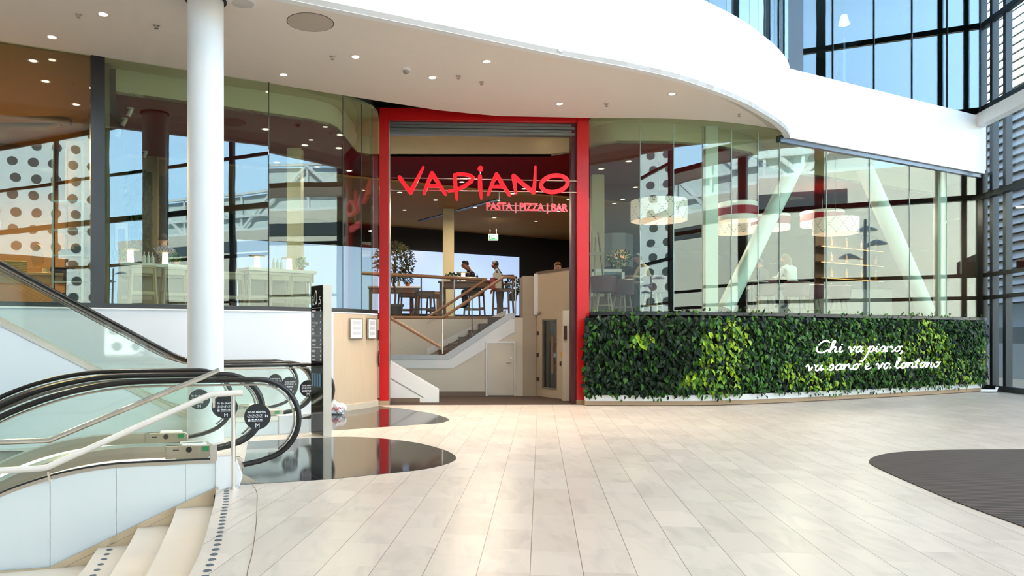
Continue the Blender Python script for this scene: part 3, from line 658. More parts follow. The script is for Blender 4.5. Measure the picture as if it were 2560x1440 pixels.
# ---------------------------------------------------------------- escalators
m_rub = M('black_rubber_handrail', (14, 13, 12), rough=.3, var=.2)
m_clad = M('white_glass_cladding', (228, 234, 232), rough=.18, var=.01)
m_led = M('skirt_light', (255, 250, 240), emit=(255, 246, 232), es=2.2)
m_step = M('ribbed_step_aluminium', (92, 92, 90), rough=.4, metal=.8, scale=60, stretch=(1, 40, 1), var=.3)
m_cons = M('satin_steel_console', (196, 182, 166), rough=.35, metal=.85, var=.04)
m_disc = M('black_sign_disc', (10, 13, 18), rough=.3)
m_dtx = M('white_disc_print', (235, 238, 240), rough=.5)
m_green = M('green_sticker', (24, 140, 80), rough=.4)
ZC, RH = .615, .385
def rise(d, R, up):     # d metres along the run past the bend
    if d <= 0: return 0.0
    h = R-math.sqrt(R*R-d*d) if d < R*.5 else R*(1-math.cos(math.pi/6))+(d-R*.5)*math.tan(math.pi/6)
    return h if up else -h
def escalator(name, label, fn, w, s0, R, up, smin, group, sign_s=0.0, stag=(0, 0), outer=True):
    """fn(s, t, z) -> world; t = 0 and t = w are the two balustrade planes"""
    base = fn(0, w/2, 0); th = thing(name, label, 'escalator', base, group=group)
    H = lambda s: rise(s0-s, R, up)
    S = [smin+(0-smin)*k/44 for k in range(45)]
    for side, t in ((0, 0.0), (1, w)):
        inn = 1 if side == 0 else -1
        r = (fn(1, t, 0)-fn(0, t, 0)).normalized(); n = Vector((-r.y, r.x, 0))
        # glass panel with a round newel end
        up_l = [fn(s, t, H(s)+.97) for s in S]; lo_l = [fn(s, t, H(s)+.24) for s in S]
        arc = [fn(.36*math.sin(a), t, ZC+.355*math.cos(a)) for a in [math.pi*k/14 for k in range(1, 14)]]
        arc = [p for p in arc if p.z > .25]
        mb = MB(); vs = []; fs = []
        L = up_l+arc; nA = len(up_l)
        for a, b in zip(up_l, lo_l): vs += [a, b, a+n*.012, b+n*.012]
        for i in range(nA-1):
            q = 4*i; fs += [(q, q+1, q+5, q+4), (q+2, q+6, q+7, q+3), (q, q+4, q+6, q+2), (q+1, q+3, q+7, q+5)]
        mb.add(vs, fs); mb.slab([up_l[-1]]+arc+[lo_l[-1]], n*.012)
        mb.build('glass_panel', m_glassg, th, smooth=20)
        path = [fn(s, t, H(s)+ZC+RH) for s in S]+[fn(RH*1.02*math.sin(a), t, ZC+RH*math.cos(a)) for a in [math.pi*k/16 for k in range(1, 15)]]
        a = math.pi*14/16; path += [fn(RH*math.sin(a)-.12, t, ZC+RH*math.cos(a)-.04), fn(RH*math.sin(a)-.28, t, .19)]
        MB().tube(path, .026, 12, up=tuple(n), r2=.026).build('handrail', m_rub, th)
        o = [fn(s, t, H(s)+.952) for s in S]+[fn(.345*math.sin(a), t, ZC+.34*math.cos(a)) for a in [math.pi*k/16 for k in range(1, 14)]]
        MB().tube([p+n*.006 for p in o], .011, 6, up=tuple(n)).build('guide_strip', m_steel, th)
        # decking with skirt
        def strip(t0, t1, z0, z1, Sx=[s for s in S if s < -.25]):
            m2 = MB(); v = []; f = []
            for s in Sx: h = H(s); v += [fn(s, t0, h+z0), fn(s, t1, h+z0), fn(s, t1, h+z1), fn(s, t0, h+z1)]
            for i in range(len(Sx)-1):
                for k in range(4): f.append((4*i+k, 4*i+(k+1) % 4, 4*i+4+(k+1) % 4, 4*i+4+k))
            k = 4*(len(Sx)-1); f += [(0, 1, 2, 3), (k+3, k+2, k+1, k)]
            return m2.add(v, f)
        d = strip(t-.06, t+.075*1, .20, .26) if side == 0 else strip(t-.075, t+.06, .20, .26)
        d.build('deck', m_steel, th, smooth=20)
        sk = strip(t+inn*.055, t+inn*.075, -.12, .20); sk.build('skirt', m_cons, th, smooth=20)
        S2 = [s for s in S if s < -.42]
        strip(t+inn*.075, t+inn*.083, .10, .135, S2).build('skirt_light', m_led, th, smooth=20)
        if outer or side == 1:
            ends = strip(t-.05, t-.02, -.02 if not up else -3, .20) if side == 0 else strip(t+.02, t+.05, -.3, .20)
        if side == 0 and up:
            m2 = MB(); v = []
            for s in S: v.append(fn(s, -.05, H(s)+.2))
            m2.slab(v+[fn(0, -.05, 0), fn(smin, -.05, 0)], n*.03).build('outer_cladding', m_clad, th, smooth=0)
        # end block
        eb = [fn(-.45, t, 0), fn(-.17, t, 0), fn(-.14, t, .10), fn(-.20, t, .27), fn(-.45, t, .27)]
        MB().slab([p-n*.085 for p in eb], n*.17).build('end_block', m_white, th, bevel=.01)
        # console on the inner side
        cpts = [fn(-.62, t+inn*.02, .26), fn(-.16, t+inn*.02, .26), fn(-.13, t+inn*.02, .23), fn(-.13, t+inn*.02, .12), fn(-.62, t+inn*.02, .12)]
        cb = MB().slab(cpts, n*inn*.075).build('console', m_cons, th, bevel=.01)
        if side == 1:
            g0 = fn(-.27, t-.097, .19); g1 = fn(-.20, t-.097, .19)
            MB().obox(g0, g1-g0, -n*.003, (0, 0, .055)).build('green_sticker', m_green, cb)
            MB().lathe([(.03, 0), (.03, .012)], fn(-.40, t-.095, .215), 16, tuple(-n)).build('stop_button', m_disc, cb)
            g0 = fn(-.56, t-.097, .21); g1 = fn(-.50, t-.097, .21)
            MB().obox(g0, g1-g0, -n*.003, (0, 0, .01)).build('slot', m_black, cb)
        # round safety sign on the newel glass
        c = fn(0.0, t, .645)-n*.006
        ds = MB().lathe([(.124, 0), (.124, .004)], c, 36, tuple(-n)).build('sign_disc', m_disc, th)
        r = (fn(1, t, 0)-fn(0, t, 0)).normalized(); U = Vector((0, 0, 1)); q = c-n*.0055
        text('lettering', 'för din säkerhet:', .030, m_dtx, ds, q-r*.092+U*.035, r, U, .0004, bold=.0006, sxx=.86)
        dashes('small_print', m_dtx, ds, q-r*.054-U*.032, r, U, (.020, .026, .012, .022), .009, -n*.001)
        dashes('small_print', m_dtx, ds, q-r*.054-U*.046, r, U, (.042, .014, .032), .009, -n*.001)
        text('lettering', 'M', .058, m_dtx, ds, q-r*.023-U*.104, r, U, .0004)
        mk = MB()
        for k in range(4):
            x = -.078+.037*k; cc = q+r*x+U*.006
            pts = [cc+r*(.0155*math.cos(a))+U*(.0155*math.sin(a)) for a in [2*math.pi*j/14 for j in range(15)]]
            mk.tube(pts, .0016, 4); mk.tube([cc-r*.009-U*.009, cc+r*.009+U*.009], .0018, 4); mk.tube([cc+U*.008, cc-U*.008], .003, 4)
        cc = q+r*.075; mk.tube([cc-U*.008, cc+U*.018], .005, 5); mk.tube([cc+r*.016-U*.008, cc+r*.016+U*.01], .004, 5)
        mk.obox(q-r*.088-U*.046, r*.022, -n*.001, U*.022)
        mk.build('pictograms', m_dtx, ds)
    # comb plate and steps
    cp = [fn(-.95, .08, -.004), fn(.02, .08, -.004), fn(.02, w-.08, -.004), fn(-.95, w-.08, -.004)]
    MB().slab(cp, (0, 0, .012)).build('comb_plate', m_cons, th, smooth=0)
    k = 0; s = -.96
    while s-.4 > smin:
        h = H(s-.2); a = fn(s, .085, h); b = fn(s-.39, .085, h); c = fn(s, w-.085, h)
        MB().obox(Vector(a)-Vector((0, 0, .2)), b-a, c-a, (0, 0, .2)).build('step', m_step, th, smooth=0); s -= .4
    return th
GN, GF = 'escalators going down to the lower level', 'escalators going up along the white wall'
escalator('escalator', 'nearest escalator, going down, with black handrails beside the stone stairs', near, 1.12, -.95, 2.7, False, -4.6, GN)
escalator('escalator', 'second descending escalator, directly in front of the white column', lambda s, t, z: near(s, t+1.23, z), 1.10, -.95, 2.7, False, -4.4, GN)
EF, NF = Vector((.8988, .4384)), Vector((-.4384, .8988))
def far(s, t, z=0.0):
    p = Vector((-2.2, 11.4))+EF*s+NF*t; return Vector((p.x, p.y, z))
escalator('escalator', 'front escalator of the ascending pair behind the white column', far, 1.06, -1.2, 1.5, True, -5.6, GF)
escalator('escalator', 'rear ascending escalator right beside the white wall', lambda s, t, z: far(s, t+1.14, z), 1.0, -1.2, 1.5, True, -5.6, GF)
# outer cladding of the nearest escalator, as wall panels down to the stair stringer
WA = Vector((-2.216, 7.09)); EW = Vector((-.9511, -.309)); NW = Vector((.309, -.9511))
def wpt(s, z, d=0.0): p = WA+EW*s+NW*d; return Vector((p.x, p.y, z))
def topz(s): return .245+rise(s-.72, 2.7, False)
def strz(s): return .03-.449*max(0, min(s, 1.37))
cl = thing('cladding', 'white glass wall panels closing the side of the nearest escalator above the stairs', 'wall panels', wpt(.7, 0))
for s0, s1 in ((.0, .265), (.27, .845), (.85, 1.372), (1.378, 2.6)):
    n = 14; S = [s0+(s1-s0)*k/n for k in range(n+1)]
    MB().slab([wpt(s, topz(s), -.02) for s in S]+[wpt(s, strz(s)-.02, -.02) for s in S[::-1]], (NW.x*.02, NW.y*.02, 0)).build('panel', m_clad, cl, smooth=0)
n = 30; S = [-.02+2.6*k/n for k in range(n+1)]
mb = MB(); mb.slab([wpt(s, topz(s)+.03, -.05) for s in S]+[wpt(s, topz(s), -.05) for s in S[::-1]], (NW.x*.055, NW.y*.055, 0)); mb.build('top_trim', m_steel, cl, smooth=0)
mb = MB(); mb.slab([wpt(s, topz(s)+.045, -.03) for s in S]+[wpt(s, topz(s)+.03, -.03) for s in S[::-1]], (NW.x*.03, NW.y*.03, 0)); mb.build('gasket', m_black, cl, smooth=0)
MB().slab([wpt(-.20, 0, -.03), wpt(0, 0, -.03), wpt(0, .30, -.03), wpt(-.15, .30, -.03), wpt(-.22, .12, -.03)], (NW.x*.05, NW.y*.05, 0)).build('end_panel', m_white, cl, smooth=0)
# ---------------------------------------------------------------- stone stairs
st = thing('stone_stairs', 'pale stone stairs going down beside the nearest escalator', 'stairs', (-2.6, 6.0, -.6))
DX = Vector((-.30, -.095))
def nose(k): return [Vector(p)+DX*k*1.03 for p in noseL]
for k in range(1, 5):
    A = nose(k-1); Bn = nose(k) if k < 4 else [Vector((-9, 1.5)), Vector((-9, 4.9))]
    Bn = [b+DX*.06 for b in Bn] if k < 4 else Bn
    z = -.15*k
    MB().prism([(p.x-.002, p.y) for p in A]+[(p.x, p.y) for p in Bn[::-1]], z-.6, z).build('step', m_stone, st, smooth=0)
stp = MB().slab([wpt(s, strz(s)+.0, .004) for s in (-.02, .5, 1.37, 3.0)]+[wpt(s, strz(s)-.06, .004) for s in (3.0, 1.37, .5, -.02)], (NW.x*.022, NW.y*.022, 0))
m_brz = M('bronze_steel_stringer', (214, 200, 176), rough=.24, metal=.9, var=.06)
stp.build('stringer', m_brz, st, smooth=0)
for k in range(0, 4):
    s0 = .02+.315*k; s1 = s0+.30
    MB().slab([wpt(s0, strz(s0)-.065, .004), wpt(s1, strz(s1)-.065, .004), wpt(s1, -.15*(k+1), .004), wpt(s0, -.15*(k+1), .004)], (NW.x*.012, NW.y*.012, 0)).build('skirting_plate', m_brz, st, smooth=0)
m_stud = M('grey_blue_tactile_stud', (84, 98, 106), rough=.45, metal=.3)
def studs(L, z, off, parent, dist=.118, n=26, st0=.10):
    L = [Vector(p) for p in L][::-1]; acc = st0; i = 0
    for a, b in zip(L, L[1:]):
        ln = (b-a).length; t = (b-a).normalized(); q = Vector((-t.y, t.x))
        while acc < ln and i < n:
            p = a+t*acc+q*off; MB().lathe([(.026, 0), (.022, .004)], (p.x, p.y, z), 18).build('tactile_stud', m_stud, parent); acc += dist; i += 1
        acc -= ln
studs(noseL, .0005, .095, st, .117, 24, .12); studs(nose(3), -.4495, .09, st, .15, 12, .13)
# ---------------------------------------------------------------- glass guard, its rail, white handrail
gd = thing('glass_guard', 'glass guard with polished steel top rail between stairs and escalator', 'balustrade', wpt(.7, 0))
for s0, s1 in ((.005, 1.36), (1.375, 2.7)):
    zt = lambda s: 1.05-.425*max(0, min(s, 1.37)); zb = lambda s: topz(s)+.04
    S = [s0+(s1-s0)*k/10 for k in range(11)]
    MB().slab([wpt(s, zt(s), .0) for s in S]+[wpt(s, zb(s) if s < 1.37 else zb(s), .0) for s in S[::-1]], (NW.x*.014, NW.y*.014, 0)).build('glass_panel', m_glassg, gd, smooth=0)
MB().tube([wpt(-.03, 1.098, .01), wpt(1.377, .51, .01), wpt(2.7, .51, .01)], .024, 12).build('top_rail', m_chrome, gd)
for s in (.02,): MB().obox(wpt(s-.03, .27, -.02), EW.to_3d()*.06, NW.to_3d()*.05, (0, 0, .14)).build('clamp', m_steel, gd)
wh = thing('white_handrail', 'white stair handrail on a polished steel post', 'handrail', wpt(.5, 0, .1))
d = .10
MB().tube([wpt(-.235, .893, d), wpt(.03, .885, d), wpt(.08, .868, d), wpt(1.38, .29, d), wpt(1.45, .283, d), wpt(2.7, .278, d)], .027, 12).build('handrail', M('white_coated_rail', (236, 228, 218), rough=.35), wh)
p = F(583, 1221); MB().tube([(p.x, p.y, 0), (p.x, p.y, .87)], .021, 14).build('post', m_chrome, wh)
MB().lathe([(.062, 0), (.062, .018), (.03, .022)], (p.x, p.y, 0), 24).build('base_flange', m_chrome, wh)
for s, z in ((.02, .80), (1.37, .20)):
    MB().tube([wpt(s, z-.03, .02), wpt(s, z-.035, .07), wpt(s, z+.06, d)], .011, 8).build('bracket', m_chrome, wh)
# ---------------------------------------------------------------- column
Yc = 10.4; xc = (514-CX)/FL*Yc
co = thing('column', 'tall round white column standing behind the escalators', 'column', (xc, Yc, 0))
MB().lathe([(.237, 0), (.237, 6.3)], (xc, Yc, 0), 64).build('shaft', m_white, co)
MB().lathe([(.275, 5.955), (.275, 5.985), (.24, 5.985), (.24, 5.955)], (xc, Yc, 0), 64).build('collar', m_black, co)
# ---------------------------------------------------------------- totem
tA, tB, tC = Vector((-2.10, 11.15)), Vector((-1.874, 10.84)), Vector((-1.765, 10.905))
to = thing('sign_totem', 'tall black and beige information pillar with floor number', 'sign', (-1.93, 11.0, 0))
dv = tC-tB
MB().prism([tuple(tA), tuple(tB), tuple(tC), tuple(tA+dv)], 0, 2.15).build('body', M('beige_totem_side', (205, 195, 178), rough=.4), to, bevel=.004)
u = (tB-tA).normalized(); n = Vector((u.y, -u.x)); n = n if n.y < 0 else -n; U = Vector((0, 0, 1)); u3 = u.to_3d(); W = (tB-tA).length
def tp(a, z, d=.008): q = tA+u*a+n*d; return Vector((q.x, q.y, z))
MB().obox(tp(.005, .02, 0), u3*(W-.01), n.to_3d()*.008, (0, 0, 2.12)).build('black_panel', M('gloss_black_panel', (8, 8, 9), rough=.06), to)
MB().obox(tp(.03, 1.06), u3*(W-.055), n.to_3d()*.002, (0, 0, .72)).build('grey_directory', M('grey_directory_panel', (88, 90, 94), rough=.3), to)
m_tw = M('white_totem_print', (236, 236, 236), rough=.5)
text('lettering', '0', .30, m_tw, to, tp(.12, 1.875, .009), u, U, .0004, sxx=.62)
text('lettering', ',5', .17, m_tw, to, tp(.245, 1.875, .009), u, U, .0004, sxx=.7)
text('lettering', 'plan', .085, m_tw, to, tp(.095, 1.865, .009), U, -u3, .0004, bold=.001)
for z in (1.82, 1.42, 1.25): MB().obox(tp(.05, z, .0105), u3*(W-.10), n.to_3d()*.001, (0, 0, .008)).build('rule', m_tw, to, smooth=0)
rnt = random.Random(5)
for z, s, h in ((1.77, '', .03), (1.69, '', .07), (1.60, 'The Designer\nGallery', .046), (1.50, '', .04), (1.44, '', .045), (1.345, '', .04), (1.285, '', .035), (1.19, '', .04), (1.12, '', .034), (1.07, '', .03)):
    if s: text('lettering', s, h, m_tw, to, tp(.05, z, .0105), u, U, .0004, sxx=.75)
    else: dashes('small_print', m_tw, to, tp(.05, z, .0105), u3, U, [rnt.uniform(.010, .022) for _ in range(rnt.randint(3, 6))], h*.8, n.to_3d()*.001, .004)
    MB().slab([tp(W-.055, z, .0105), tp(W-.055, z+.04, .0105), tp(W-.085, z+.02, .0105)], n.to_3d()*.001).build('arrow', m_tw, to, smooth=0)
for k in range(4): MB().obox(tp(.06+.075*k, .70, .0085), u3*.05, n.to_3d()*.012, (0, 0, .19)).build('brochure', M('blue_grey_brochure', (96, 126, 150), rough=.4), to, smooth=0)
# ---------------------------------------------------------------- carrier bag against the wall
b = F(848, 1028); b = Vector((-2.18, 14.02, 0))
me = bmesh.new(); bmesh.ops.create_icosphere(me, subdivisions=4, radius=1)
rnd = random.Random(3)
vs = [v.co.copy() for v in me.verts]; fs = [tuple(v.index for v in f.verts) for f in me.faces]; me.free()
out = []
for v in vs:
    k = 1+.10*math.sin(7*v.x+3*v.z)+.08*math.sin(9*v.y-5*v.z)+.05*math.sin(17*v.x+11*v.z+5*v.y); z = max(-.75, v.z)
    out.append((b.x+v.x*.165*k*(1-.22*max(0, z)), b.y+v.y*.11*k, (z+.75)*.125*(k if z > -.5 else 1)))
bag = MB().add(out, fs)
bt = thing('carrier_bag', 'crumpled white plastic carrier bag with red print on the floor by the wall', 'bag', b)
bag.build('bag', M('crumpled_white_plastic', (228, 224, 224), rough=.3, bump=.5, scale=25), bt)
mb = MB(); m_rp = M('red_bag_print', (196, 44, 40))
for pts in ([(-.07, .0), (-.03, .05), (.0, .02), (.03, .06)], [(.02, .0), (.06, .045), (.09, .03)], [(-.09, -.03), (-.06, .01)]):
    ribbon(mb, pts, .018, (b.x, b.y-.122, .09), (1, 0, 0), (0, .3, 1), (0, .012, 0))
mb.build('red_print', m_rp, bt)
# ---------------------------------------------------------------- living wall with neon script
GB = [(2.66, 15.80), (3.9, 15.76), (4.97, 15.80), (5.7, 15.98), (6.5, 16.26), (7.47, 16.70), (9.66, 17.78), (11.6, 18.78), (13.2, 19.68), (13.62, 19.92)]
GBs = [p for p in spline([(a, b, 0) for a, b in GB], 8)]
gw = thing('living_wall', 'long green living wall of leafy plants under the right glass front', 'plant wall', (8, 17.2, 0))
MB().wall([(p.x, p.y-.0) for p in GBs], .01, .10, .18).build('plinth', m_woodb, gw, smooth=20)
MB().wall([(p.x, p.y-.03) for p in GBs], .10, .22, .2).build('trough', m_white, gw, smooth=20)
MB().wall([(p.x, p.y+.03) for p in GBs], .22, 1.80, .12).build('backing', M('black_plant_felt', (10, 14, 9), rough=.9), gw, smooth=20)
acc = [0]
for a, b in zip(GBs, GBs[1:]): acc.append(acc[-1]+(b-a).length)
LEN = acc[-1]
def along(s):
    s = max(0, min(LEN-1e-4, s)); i = max(k for k in range(len(acc)-1) if acc[k] <= s); f = (s-acc[i])/(acc[i+1]-acc[i])
    p = GBs[i].lerp(GBs[i+1], f); t = (GBs[i+1]-GBs[i]).normalized(); return p, t, Vector((t.y, -t.x, 0))
rg = random.Random(11)
m_lf = [M('leaf_deep_green', (11, 32, 12), rough=.5, var=.35, spec=.25), M('leaf_mid_green', (40, 86, 16), rough=.48, var=.35, spec=.28), M('leaf_lime', (138, 172, 20), rough=.35, var=.2), M('leaf_blue_green', (18, 46, 28), rough=.42, var=.3, spec=.35), M('leaf_grass_green', (74, 122, 24), rough=.35, var=.25)]
def leaf(mb, o, d, nrm, L, W, mi, fold=.25):
    d = d.normalized(); r = d.cross(nrm).normalized(); n = r.cross(d)
    b = o; t = o+d*L-n*L*.12
    def q(s, k, z): return o+d*L*k+r*W*s+n*(W*fold*abs(s)*2+z)
    mb.cur = mi; z = L*.05
    mb.add([b, q(.42, .25, z), q(.40, .62, z), t, q(-.40, .62, z), q(-.42, .25, z), o+d*L*.45+n*z], [(0, 1, 6), (1, 2, 6), (2, 3, 6), (3, 4, 6), (4, 5, 6), (5, 0, 6)])
patches = [(2.8, .95, .55, .75), (3.1, 1.5, .45, .35), (1.15, 1.35, .25, .16), (5.7, .6, .7, .4), (4.6, .65, .4, .28), (9.3, 1.45, .55, .45), (9.9, 1.0, .5, .6), (10.9, .5, .6, .4), (7.0, 1.1, .6, .35), (8.6, 1.0, .5, .4), (12.0, .9, .4, .5), (2.2, .55, .35, .2)]
mb = MB()
NLEAF = 9000
for i in range(NLEAF):
    s = rg.uniform(-.05, LEN+.03); z = rg.uniform(.27, 1.86); p, t, n = along(s)
    lime = max((1-((s-a)/c)**2-((z-b)/d)**2) for a, b, c, d in patches)
    x = rg.random()
    if lime > 0 and x < .32+.4*lime: mi = 2 if rg.random() < .62 else 4
    elif s < 2.3: mi = 0 if x < .62 else (1 if x < .8 else 3)
    elif s > 9.7 and z > 1.1 and s < 12: mi = 3 if x < .5 else 1
    else: mi = 1 if x < .42 else (4 if x < .62 else (0 if x < .9 else 3))
    L = rg.uniform(.075, .15)*(1.15 if s < 2.6 else 1); W = L*rg.uniform(.42, .75)
    depth = rg.uniform(.0, .17)*(1 if .4 < z < 1.75 else .7)
    o = Vector((p.x, p.y, z))+n*(depth-.02)
    d = Vector((0, 0, -1))+t*rg.gauss(0, .55)+n*rg.uniform(-.1, .75)+Vector((0, 0, rg.gauss(0, .35)))
    nn = (n+Vector((0, 0, rg.uniform(.0, .9)))+t*rg.gauss(0, .4)).normalized()
    if abs(d.normalized().dot(nn)) > .93: continue
    leaf(mb, o, d, nn, L, W, mi)
for i in range(260):   # trailing shoots at the lower and upper edge
    s = rg.uniform(0, LEN); p, t, n = along(s); lo = rg.random() < .55
    z = rg.uniform(.14, .26) if lo else rg.uniform(1.82, 1.96); o = Vector((p.x, p.y, z))+n*rg.uniform(.02, .14)
    leaf(mb, o, Vector((0, 0, -1 if lo else .5))+t*rg.gauss(0, .5)+n*.3, (n+Vector((0, 0, .3))).normalized(), rg.uniform(.06, .11), .05, rg.choice((0, 1, 1, 4)))
mb.build('foliage', m_lf, gw, smooth=60)
# neon script, letters joined as handwriting; unit = x-height
GL = {
 'C': (1.5, [[(1.45, 1.75), (1.15, 2.05), (.7, 1.9), (.25, 1.2), (.15, .5), (.45, .02), (.95, .08), (1.4, .45)]]),
 'h': (1.05, [[(.0, .1), (.35, 1.0), (.55, 1.9), (.42, 2.05), (.28, 1.6), (.12, .0)], [(.14, .25), (.4, .8), (.65, .95), (.74, .75), (.68, .25), (.8, .02), (1.05, .25)]]),
 'i': (.5, [[(.0, .25), (.22, .95), (.16, .3), (.26, .02), (.5, .25)], [(.32, 1.35), (.36, 1.42)]]),
 'v': (.85, [[(.0, .7), (.18, .95), (.3, .6), (.38, .03), (.62, .5), (.74, .95), (.9, .85)]]),
 'a': (.9, [[(.72, .88), (.45, .98), (.16, .6), (.16, .1), (.4, .02), (.64, .45), (.74, .95)], [(.74, .95), (.66, .3), (.76, .02), (.95, .25)]]),
 'p': (.9, [[(.05, .55), (.3, 1.0), (.18, .2), (-.12, -1.0), (-.42, -1.65), (-.62, -1.72)], [(.2, .4), (.45, .92), (.72, .9), (.74, .45), (.48, .03), (.25, .12)]]),
 'n': (.95, [[(.0, .6), (.18, .95), (.1, .02)], [(.12, .3), (.4, .85), (.62, .93), (.64, .5), (.66, .1), (.78, .02), (.98, .25)]]),
 'o': (.85, [[(.55, .98), (.22, .75), (.12, .25), (.32, .0), (.6, .2), (.72, .7), (.55, .97), (.7, .85), (.95, .95)]]),
 's': (.7, [[(.0, .15), (.35, 1.0), (.52, .6), (.5, .15), (.25, .0), (.08, .1)]]),
 'e': (.75, [[(.1, .4), (.45, .6), (.5, .9), (.3, .98), (.12, .6), (.2, .1), (.45, .02), (.75, .3)]]),
 'l': (.6, [[(.0, .25), (.4, 1.3), (.42, 1.95), (.25, 1.8), (.14, .9), (.16, .15), (.35, .02), (.6, .25)]]),
 't': (.6, [[(.38, 1.7), (.2, .6), (.22, .1), (.4, .02), (.6, .25)], [(.05, 1.1), (.55, 1.18)]]),
 ',': (.4, [[(.2, .15), (.15, -.15), (.0, -.4)]]), ' ': (.55, []),
 'y': (.4, [[(.75, .9), (.6, .2), (.2, -.6), (-.25, -1.15)]]),
}
m_neon = M('white_neon', (255, 255, 255), emit=(255, 252, 255), es=3.0)
def script(line, s0, z0, xh, parent, width):
    tot = sum(GL[c][0] for c in line); k = width/tot; x = 0
    for c in line:
        wv, st_ = GL[c]
        m2 = MB()
        for pts in st_:
            pp = []
            for q in spline([(a, b, 0) for a, b in pts], 4) if len(pts) > 2 else [Vector((a, b, 0)) for a, b in pts]:
                zz = z0+q.y*xh; s = s0+(x+q.x)*k+q.y*xh*.22; p, t, n = along(s); pp.append(Vector((p.x, p.y, zz))+n*.155)
            m2.tube(pp, .0165, 6)
        if m2.v: m2.build('letter', m_neon, parent)
        x += wv
def s_at(px):
    best = min(range(2000), key=lambda i: abs(CX+FL*along(LEN*i/2000)[0].x/along(LEN*i/2000)[0].y-px)); return LEN*best/2000
sA, sB = s_at(2022), s_at(2243); sC, sD = s_at(1999), s_at(2332)
p, _, _ = along(sA)
ns = thing('neon_script', 'white handwritten neon lettering in two lines among the leaves', 'neon sign', (p.x, p.y, .9))
def zof(s, py): p = along(s)[0]; return EYE+(CY-py)/FL*(p.y-.15)
script('Chi va piano,', sA, zof((sA+sB)/2, 880), .125, ns, sB-sA)
script('va sano e va lontano', sC, zof((sC+sD)/2, 922), .125, ns, sD-sC)
# white pipe stub at the far end
tag(MB().tube([(13.35, 19.55, .05), (13.55, 19.50, .05), (13.72, 19.52, .05), (13.76, 19.54, .14)], .035, 10).build('drain_pipe', m_white), 'short white pipe lying on the floor at the far end of the plant wall', 'pipe')
# ---------------------------------------------------------------- fittings in the soffit
m_lamp = M('downlight_glow', (255, 244, 228), emit=(255, 238, 214), es=9)
m_lampi = M('warm_downlight_glow', (255, 232, 200), emit=(255, 222, 178), es=8)
m_ring = M('white_downlight_ring', (225, 215, 205), rough=.4)
def downlight_proto(name, label, group, m):
    t = local(name, label, 'ceiling light', group)
    MB().lathe([(.062, 0), (.085, -.006), (.088, -.002), (.088, .0)], (0, 0, 0), 24).build('ring', m_ring, t)
    MB().lathe([(.058, -.004), (.058, -.001)], (0, 0, 0), 20).build('lamp', m, t)
    return t
dl = downlight_proto('downlight', '', 'downlights in the pale soffit', m_lamp)
dlp = [((258, 36), 'soffit downlight upper left, nearest the top edge of the picture left of the column'), ((130, 93), 'leftmost soffit downlight above the wood-toned shop window'), ((709, 187), 'soffit downlight close to the glass just right of the column'), ((889, 142), 'soffit downlight below and right of the round ceiling panel'), ((1081, 194), 'soffit downlight right of the smoke detector'), ((1217, 154), 'soffit downlight nearest the curved white fascia, above the entrance'), ((1399, 260), 'soffit downlight close above the right end of the red lintel'), ((1680, 235), 'rightmost soffit downlight, near the curved end of the soffit')]
copyset(dl, [(C3(p[0], p[1], ZS-.001), 0, l) for p, l in dlp])
for (px, py), l in dlp:
    ld = bpy.data.lights.new('downlight_beam', 'SPOT'); ld.energy = 420; ld.spot_size = 1.6; ld.spot_blend = .8; ld.color = (1, .84, .66); ld.shadow_soft_size = .05
    lo = bpy.data.objects.new('downlight_beam', ld); COL.objects.link(lo); lo.location = C3(px, py, ZS)-Vector((0, 0, .03))
sp = local('sprinkler', '', 'sprinkler', 'sprinklers in the soffit')
m2 = MB().lathe([(.045, 0), (.04, -.008), (.015, -.01), (.012, -.04), (.03, -.045), (.03, -.05)], (0, 0, 0), 16); m2.build('head', m_steel, sp)
spp = [((391, 63), 'sprinkler head just left of the column'), ((196, 36), 'leftmost sprinkler head in the soffit'), ((831, 141), 'sprinkler head left of the downlight under the round panel'), ((1146, 190), 'small sprinkler rose right of the downlight above the left half of the entrance'), ((1204, 205), 'sprinkler head in the soffit above the middle of the entrance'), ((1516, 260), 'sprinkler head right of the red doorway'), ((1848, 285), 'rightmost sprinkler head near the curved soffit end')]
copyset(sp, [(C3(p[0], p[1], ZS-.001), 0, l) for p, l in spp])
q = C3(1015, 172, ZS); sm = thing('smoke_detector', 'round white smoke detector on the soffit between two downlights', 'smoke detector', q)
MB().lathe([(.075, 0), (.075, -.025), (.06, -.035)], q, 24).build('base', m_white, sm); MB().lathe([(.05, -.035), (.055, -.06), (.03, -.085)], q, 20).build('sensor', M('grey_sensor', (150, 146, 140)), sm)
q = C3(776, 56, ZS); r = 57.5*q.y/FL*.98
hp_ = thing('ceiling_panel', 'large round grey access panel in the soffit right of the column', 'ceiling panel', q)
MB().lathe([(r, .0), (r, -.004)], q, 64).build('disc', M('grey_panel_paint', (196, 184, 170), rough=.7), hp_); MB().lathe([(r+.012, 0), (r+.012, -.002)], q, 64).build('shadow_ring', m_black, hp_)
q = C3(607, 4, ZS); wd = thing('ceiling_speaker', 'white round ceiling speaker at the top edge beside the column', 'speaker', q)
MB().lathe([(.19, 0), (.19, -.012), (.165, -.03)], q, 32).build('rim', m_white, wd); MB().lathe([(.15, -.03), (.14, -.034)], q, 32).build('grille', M('pale_grey_grille', (205, 200, 192)), wd)
# tiny emergency sign on the fascia
pf = min(FBs, key=lambda p: abs(CX+FL*p.x/p.y-1384)); zf = EYE+(CY-125)/FL*pf.y
tag(MB().obox((pf.x-.03, pf.y-.035, zf-.03), (.06, .03, 0), (-.006, .012, 0), (0, 0, .06)).build('fascia_marker', M('pale_grey_marker', (205, 205, 205))), 'tiny pale square marker on the white curved fascia', 'marker')
